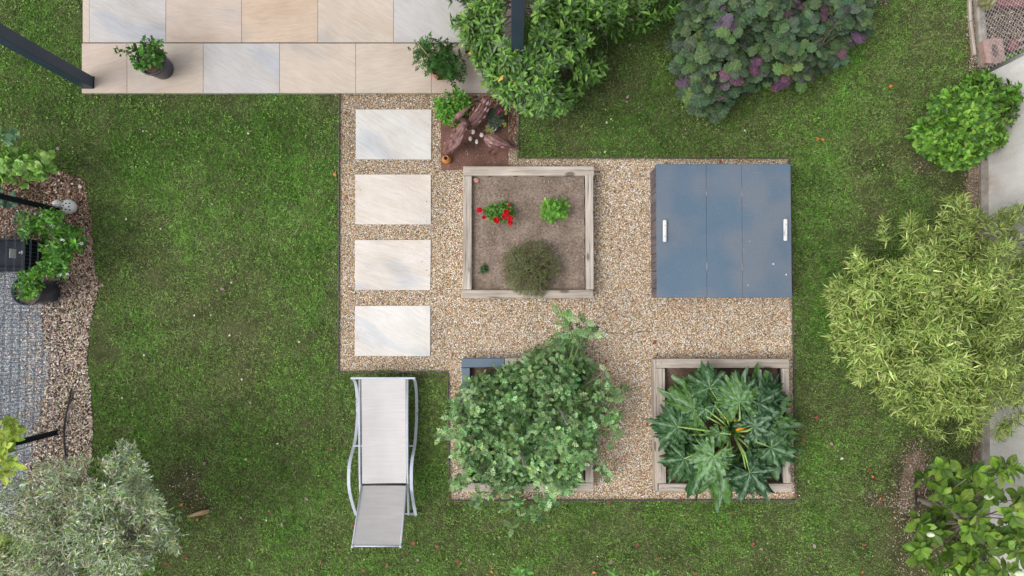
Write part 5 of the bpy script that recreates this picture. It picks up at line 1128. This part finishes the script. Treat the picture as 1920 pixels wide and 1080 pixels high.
# ------------------------------------------------------------------ right side: wall, footing, chain link fence
wb = [P(1847, 139, 0), P(1853, 1300, 0)]
wt = thing('garden_wall', wb[1], 'cream rendered garden wall along the right side', 'wall'); g = MB()
vs = []
for p in wb: vs += [(p[0], p[1], -.01), (p[0] + .015, p[1], 1.9), (p[0] + .22, p[1], 1.9), (p[0] + .22, p[1], -.01)]
fs = [(k * 4 + j, k * 4 + 4 + j, k * 4 + 4 + (j + 1) % 4, k * 4 + (j + 1) % 4) for k in range(1) for j in range(4)] + [(0, 1, 2, 3), (7, 6, 5, 4)]
g.add(vs, fs); g.build('rendered_face', M['wall'], wt)
g = MB(); 
for a, b in zip(wb[:-1], wb[1:]): g.beam(np.array(a) + [-.035, -.001 if 0 else 0, .02], np.array(b) + [-.035, 0, .02], .09, .06, .01)
g.build('footing', M['concrete'], wt)
cf = thing('chain_link_fence', P(1836, 60, 0), 'galvanised chain link fence at the end of the cream wall', 'fence')
A = P(1848, 133, .06); B = P(1826, -110, .06); d = nrm(B - A); Lf = np.linalg.norm(B - A); Hf = 1.35; g = MB(); sp = .062
def fp(s_, z): q = A + d * s_; return np.array([q[0] + .10 * 0, q[1], z])
k = -Hf
while k < Lf:
    for sg in (1, -1):
        s0 = max(0, k); z0 = (s0 - k); s1 = min(Lf, k + Hf); z1 = s1 - k
        if s1 > s0 + .02:
            if sg == 1: g.tube([fp(s0, .06 + z0), fp(s1, .06 + z1)], .0022, 4, cap=False)
            else: g.tube([fp(s0, .06 + Hf - z0) + [.003, 0, 0], fp(s1, .06 + Hf - z1) + [.003, 0, 0]], .0022, 4, cap=False)
    k += sp
g.build('chain_mesh', M['galv'], cf)
g = MB(); q = P(1850, 137.5, 0); g.tube([(q[0], q[1] + .0, 0), (q[0], q[1] + .0, 1.6)], .028, 12); g.build('fence_post', M['galv'], cf, True)
g = MB(); g.beam(P(1826, -110, .04), P(1845, 128, .04), .10, .09, .02); tag(g.build('concrete_curb', M['concrete']), 'weathered concrete curb under the chain link fence', 'curb')
g = MB(); g.beam(P(1815, -60, .02), P(1819, 40, .025), .035, .05, .008); g.beam(P(1819, 41, .025), P(1827, 104, .02), .035, .05, .008); tag(g.build('rotten_edging_board', M['wood']), 'greyed rotten board edging between the lawn and the chain link curb', 'edging board')
# pierced pink block and other pieces behind the fence
q = P(1861, 97, .12); n = 60; g = MB(); outer = []; inner = []
for k in range(n):
    a = 2 * PI * k / n; r_ = 1 / max(abs(math.cos(a)) / .115, abs(math.sin(a)) / .15) ; r_ = min(r_, .165) * (1 + .05 * math.cos(a * 8))
    outer.append((r_ * math.cos(a), r_ * math.sin(a))); ri = .030 + .028 * abs(math.sin(a)) ** .6; inner.append((ri * math.cos(a) * .9 + .012, (ri + .02 * abs(math.sin(a))) * math.sin(a)))
ro = .12; tf = lambda x, y: (q[0] + x * math.cos(ro) - y * math.sin(ro), q[1] + x * math.sin(ro) + y * math.cos(ro))
vs = [(*tf(*p), .06) for p in outer] + [(*tf(*p), .15) for p in outer] + [(*tf(*p), .15) for p in inner] + [(*tf(*p), .03) for p in inner]
fs = []
for k in range(n):
    j = (k + 1) % n
    for r_ in range(3): fs.append((r_ * n + k, r_ * n + j, (r_ + 1) * n + j, (r_ + 1) * n + k))
g.add(vs, fs); tag(g.build('pierced_block', M['pinkblock']), 'scalloped pink concrete block with a pierced centre behind the chain link', 'concrete block')
g = MB(); a = P(1866, 6, .1); b = P(1960, 8, .1); g.beam(a, b, .10, .10, .01); tag(g.build('brick_edge', M['redbrick']), 'long reddish brick edging behind the chain link at the top right', 'brick edging')
g = MB(); a = P(1893, 96, .1); b = P(1903, 78, .1); g.beam(a, b, .09, .08, .012); tag(g.build('red_brick', M['redbrick']), 'short reddish brick beside the pierced block', 'brick')
g = MB(); g.tube([P(1905, 78, .08), P(1918, 74, .10), P(1935, 66, .10)], .02, 8, (.36, .27, .22)); g.tube([P(1905, 92, .08), P(1920, 86, .10), P(1935, 82, .10)], .018, 8, (.36, .25, .22)); tag(g.build('dead_branch', M['bark']), 'pale forked dead branch behind the chain link', 'branch')
shrub('small_green_plant', 'small bright green plant at the foot of the chain link beside the wall', 'plant', [(1868, 118), (1885, 104), (1900, 96), (1925, 92), (1930, 100), (1890, 115), (1870, 126)], (1900, 104), 40, .06, .16, 10, T_OVAL, 6, .035, [(.14, .36, .03), (.2, .45, .05)], None, 'leaf', (35, 90), 1.1, .05, 0, .3, 41, 1.1, 5, .004, 20)
shrub('dry_shrub', 'dull yellow leaved plant behind the chain link at the top edge', 'plant', [(1835, -10), (1850, -8), (1868, 0), (1862, 14), (1850, 17), (1840, 8)], (1852, 2), 26, .1, .3, 10, T_OVAL, 6, .05, [(.24, .24, .10), (.32, .30, .16)], None, 'leaf', (35, 90), 1.1, .05, 0, .3, 42, 1.1, 5, .004, 20)

# ------------------------------------------------------------------ fallen leaves and petals
def fallen(name, label, cat, group, spots, col, L, Wd=1.3, T=T_OVAL, hz=.035):
    proto = None
    for (x, y) in spots:
        if proto is None:
            g = MB(); leaves(g, T, np.array([[0, 0, 0.0]]), np.array([[1.0, 0, .1]]), np.array([[0, 0, 1.0]]), L, Wd, np.array([col]))
            proto = o = g.build(name, M['litter'], None, True); tag(o, label, cat, group)
        else: o = proto.copy(); COL.objects.link(o)
        ong = pip(np.array([x]), np.array([y]), GRAVEL)[0]; o.location = tuple(P(x, y, .02 if ong else hz))
        o.rotation_euler = (rng.uniform(-.35, .35), rng.uniform(-.35, .35), rng.uniform(0, 6.28)); s_ = rng.uniform(.75, 1.25); o.scale = (s_, s_ * rng.uniform(.7, 1.15), s_)
fallen('fallen_leaf', 'small fallen red leaf lying flat on the lawn', 'leaf', 'red leaves fallen on the lawn', [(443, 822), (395, 852), (507, 957), (633, 1027), (599, 1058), (553, 1072), (307, 1060), (617, 844), (347, 1044), (779, 1019), (822, 1028), (856, 1055), (1139, 946), (1199, 1020), (1232, 1047), (655, 928), (1374, 958), (1537, 1029), (1411, 1023), (1302, 1074), (1528, 785), (1508, 827), (1629, 883), (1616, 1021), (1707, 199), (315, 1062), (664, 986), (726, 1056), (684, 1072), (1488, 930), (1270, 1070)], (.26, .065, .058), .042)
fallen('orange_leaf', 'small bright orange leaf fallen on the lawn', 'leaf', 'orange leaves fallen on the lawn', [(1533, 257), (1674, 161), (1638, 896), (1652, 932), (1802, 892), (1618, 1070), (343, 944), (924, 1074), (1110, 1073), (368, 973), (630, 330), (1540, 262)], (.55, .16, .04), .045)
fallen('grey_leaf', 'curled pinkish grey dead leaf on the lawn', 'leaf', 'pinkish grey dead leaves on the lawn', [(386, 870), (578, 938), (449, 968), (529, 988), (409, 1047), (785, 1048), (882, 1050), (1148, 1050), (1525, 1020), (1431, 1029), (1557, 829), (420, 544), (467, 752), (195, 537), (106, 276), (1175, 185), (1180, 88)], (.27, .19, .18), .045)
fallen('red_gravel_leaf', 'dark red leaf fallen on the gravel terrace', 'leaf', 'red leaves fallen on the gravel', [(1275, 932), (1136, 674), (1140, 700), (650, 365), (1212, 792), (1352, 300), (1230, 640)], (.30, .07, .04), .05)
ws = [(429, 628), (395, 590), (363, 592), (397, 384), (300, 430), (452, 712), (230, 746), (345, 1002), (500, 975), (1133, 284), (1145, 222), (1139, 230), (1150, 238), (1576, 860), (1580, 858), (1395, 245), (433, 531), (236, 410), (269, 246), (264, 191), (466, 249), (115, 345), (128, 360), (1440, 1018), (1530, 70), (460, 860), (222, 845), (271, 667), (192, 1070), (521, 833), (925, 1038), (1121, 1044)]
ws += [(560., 640.), (1590., 620.)]
fallen('white_petal', 'tiny white petal lying on the lawn', 'petal', 'white petals scattered on the lawn', ws, (.60, .57, .48), .019, 1.4, T_DISC, .03)
fallen('white_chip', 'small white stone on the upper mulch near the ceramic bird', 'stone', 'white stones on the upper mulch', [(104, 347), (104, 355), (105, 362), (112, 328), (135, 346), (147, 348), (64, 378), (153, 352), (110, 340)], (.66, .62, .54), .028, 1.3, T_DISC, .03)
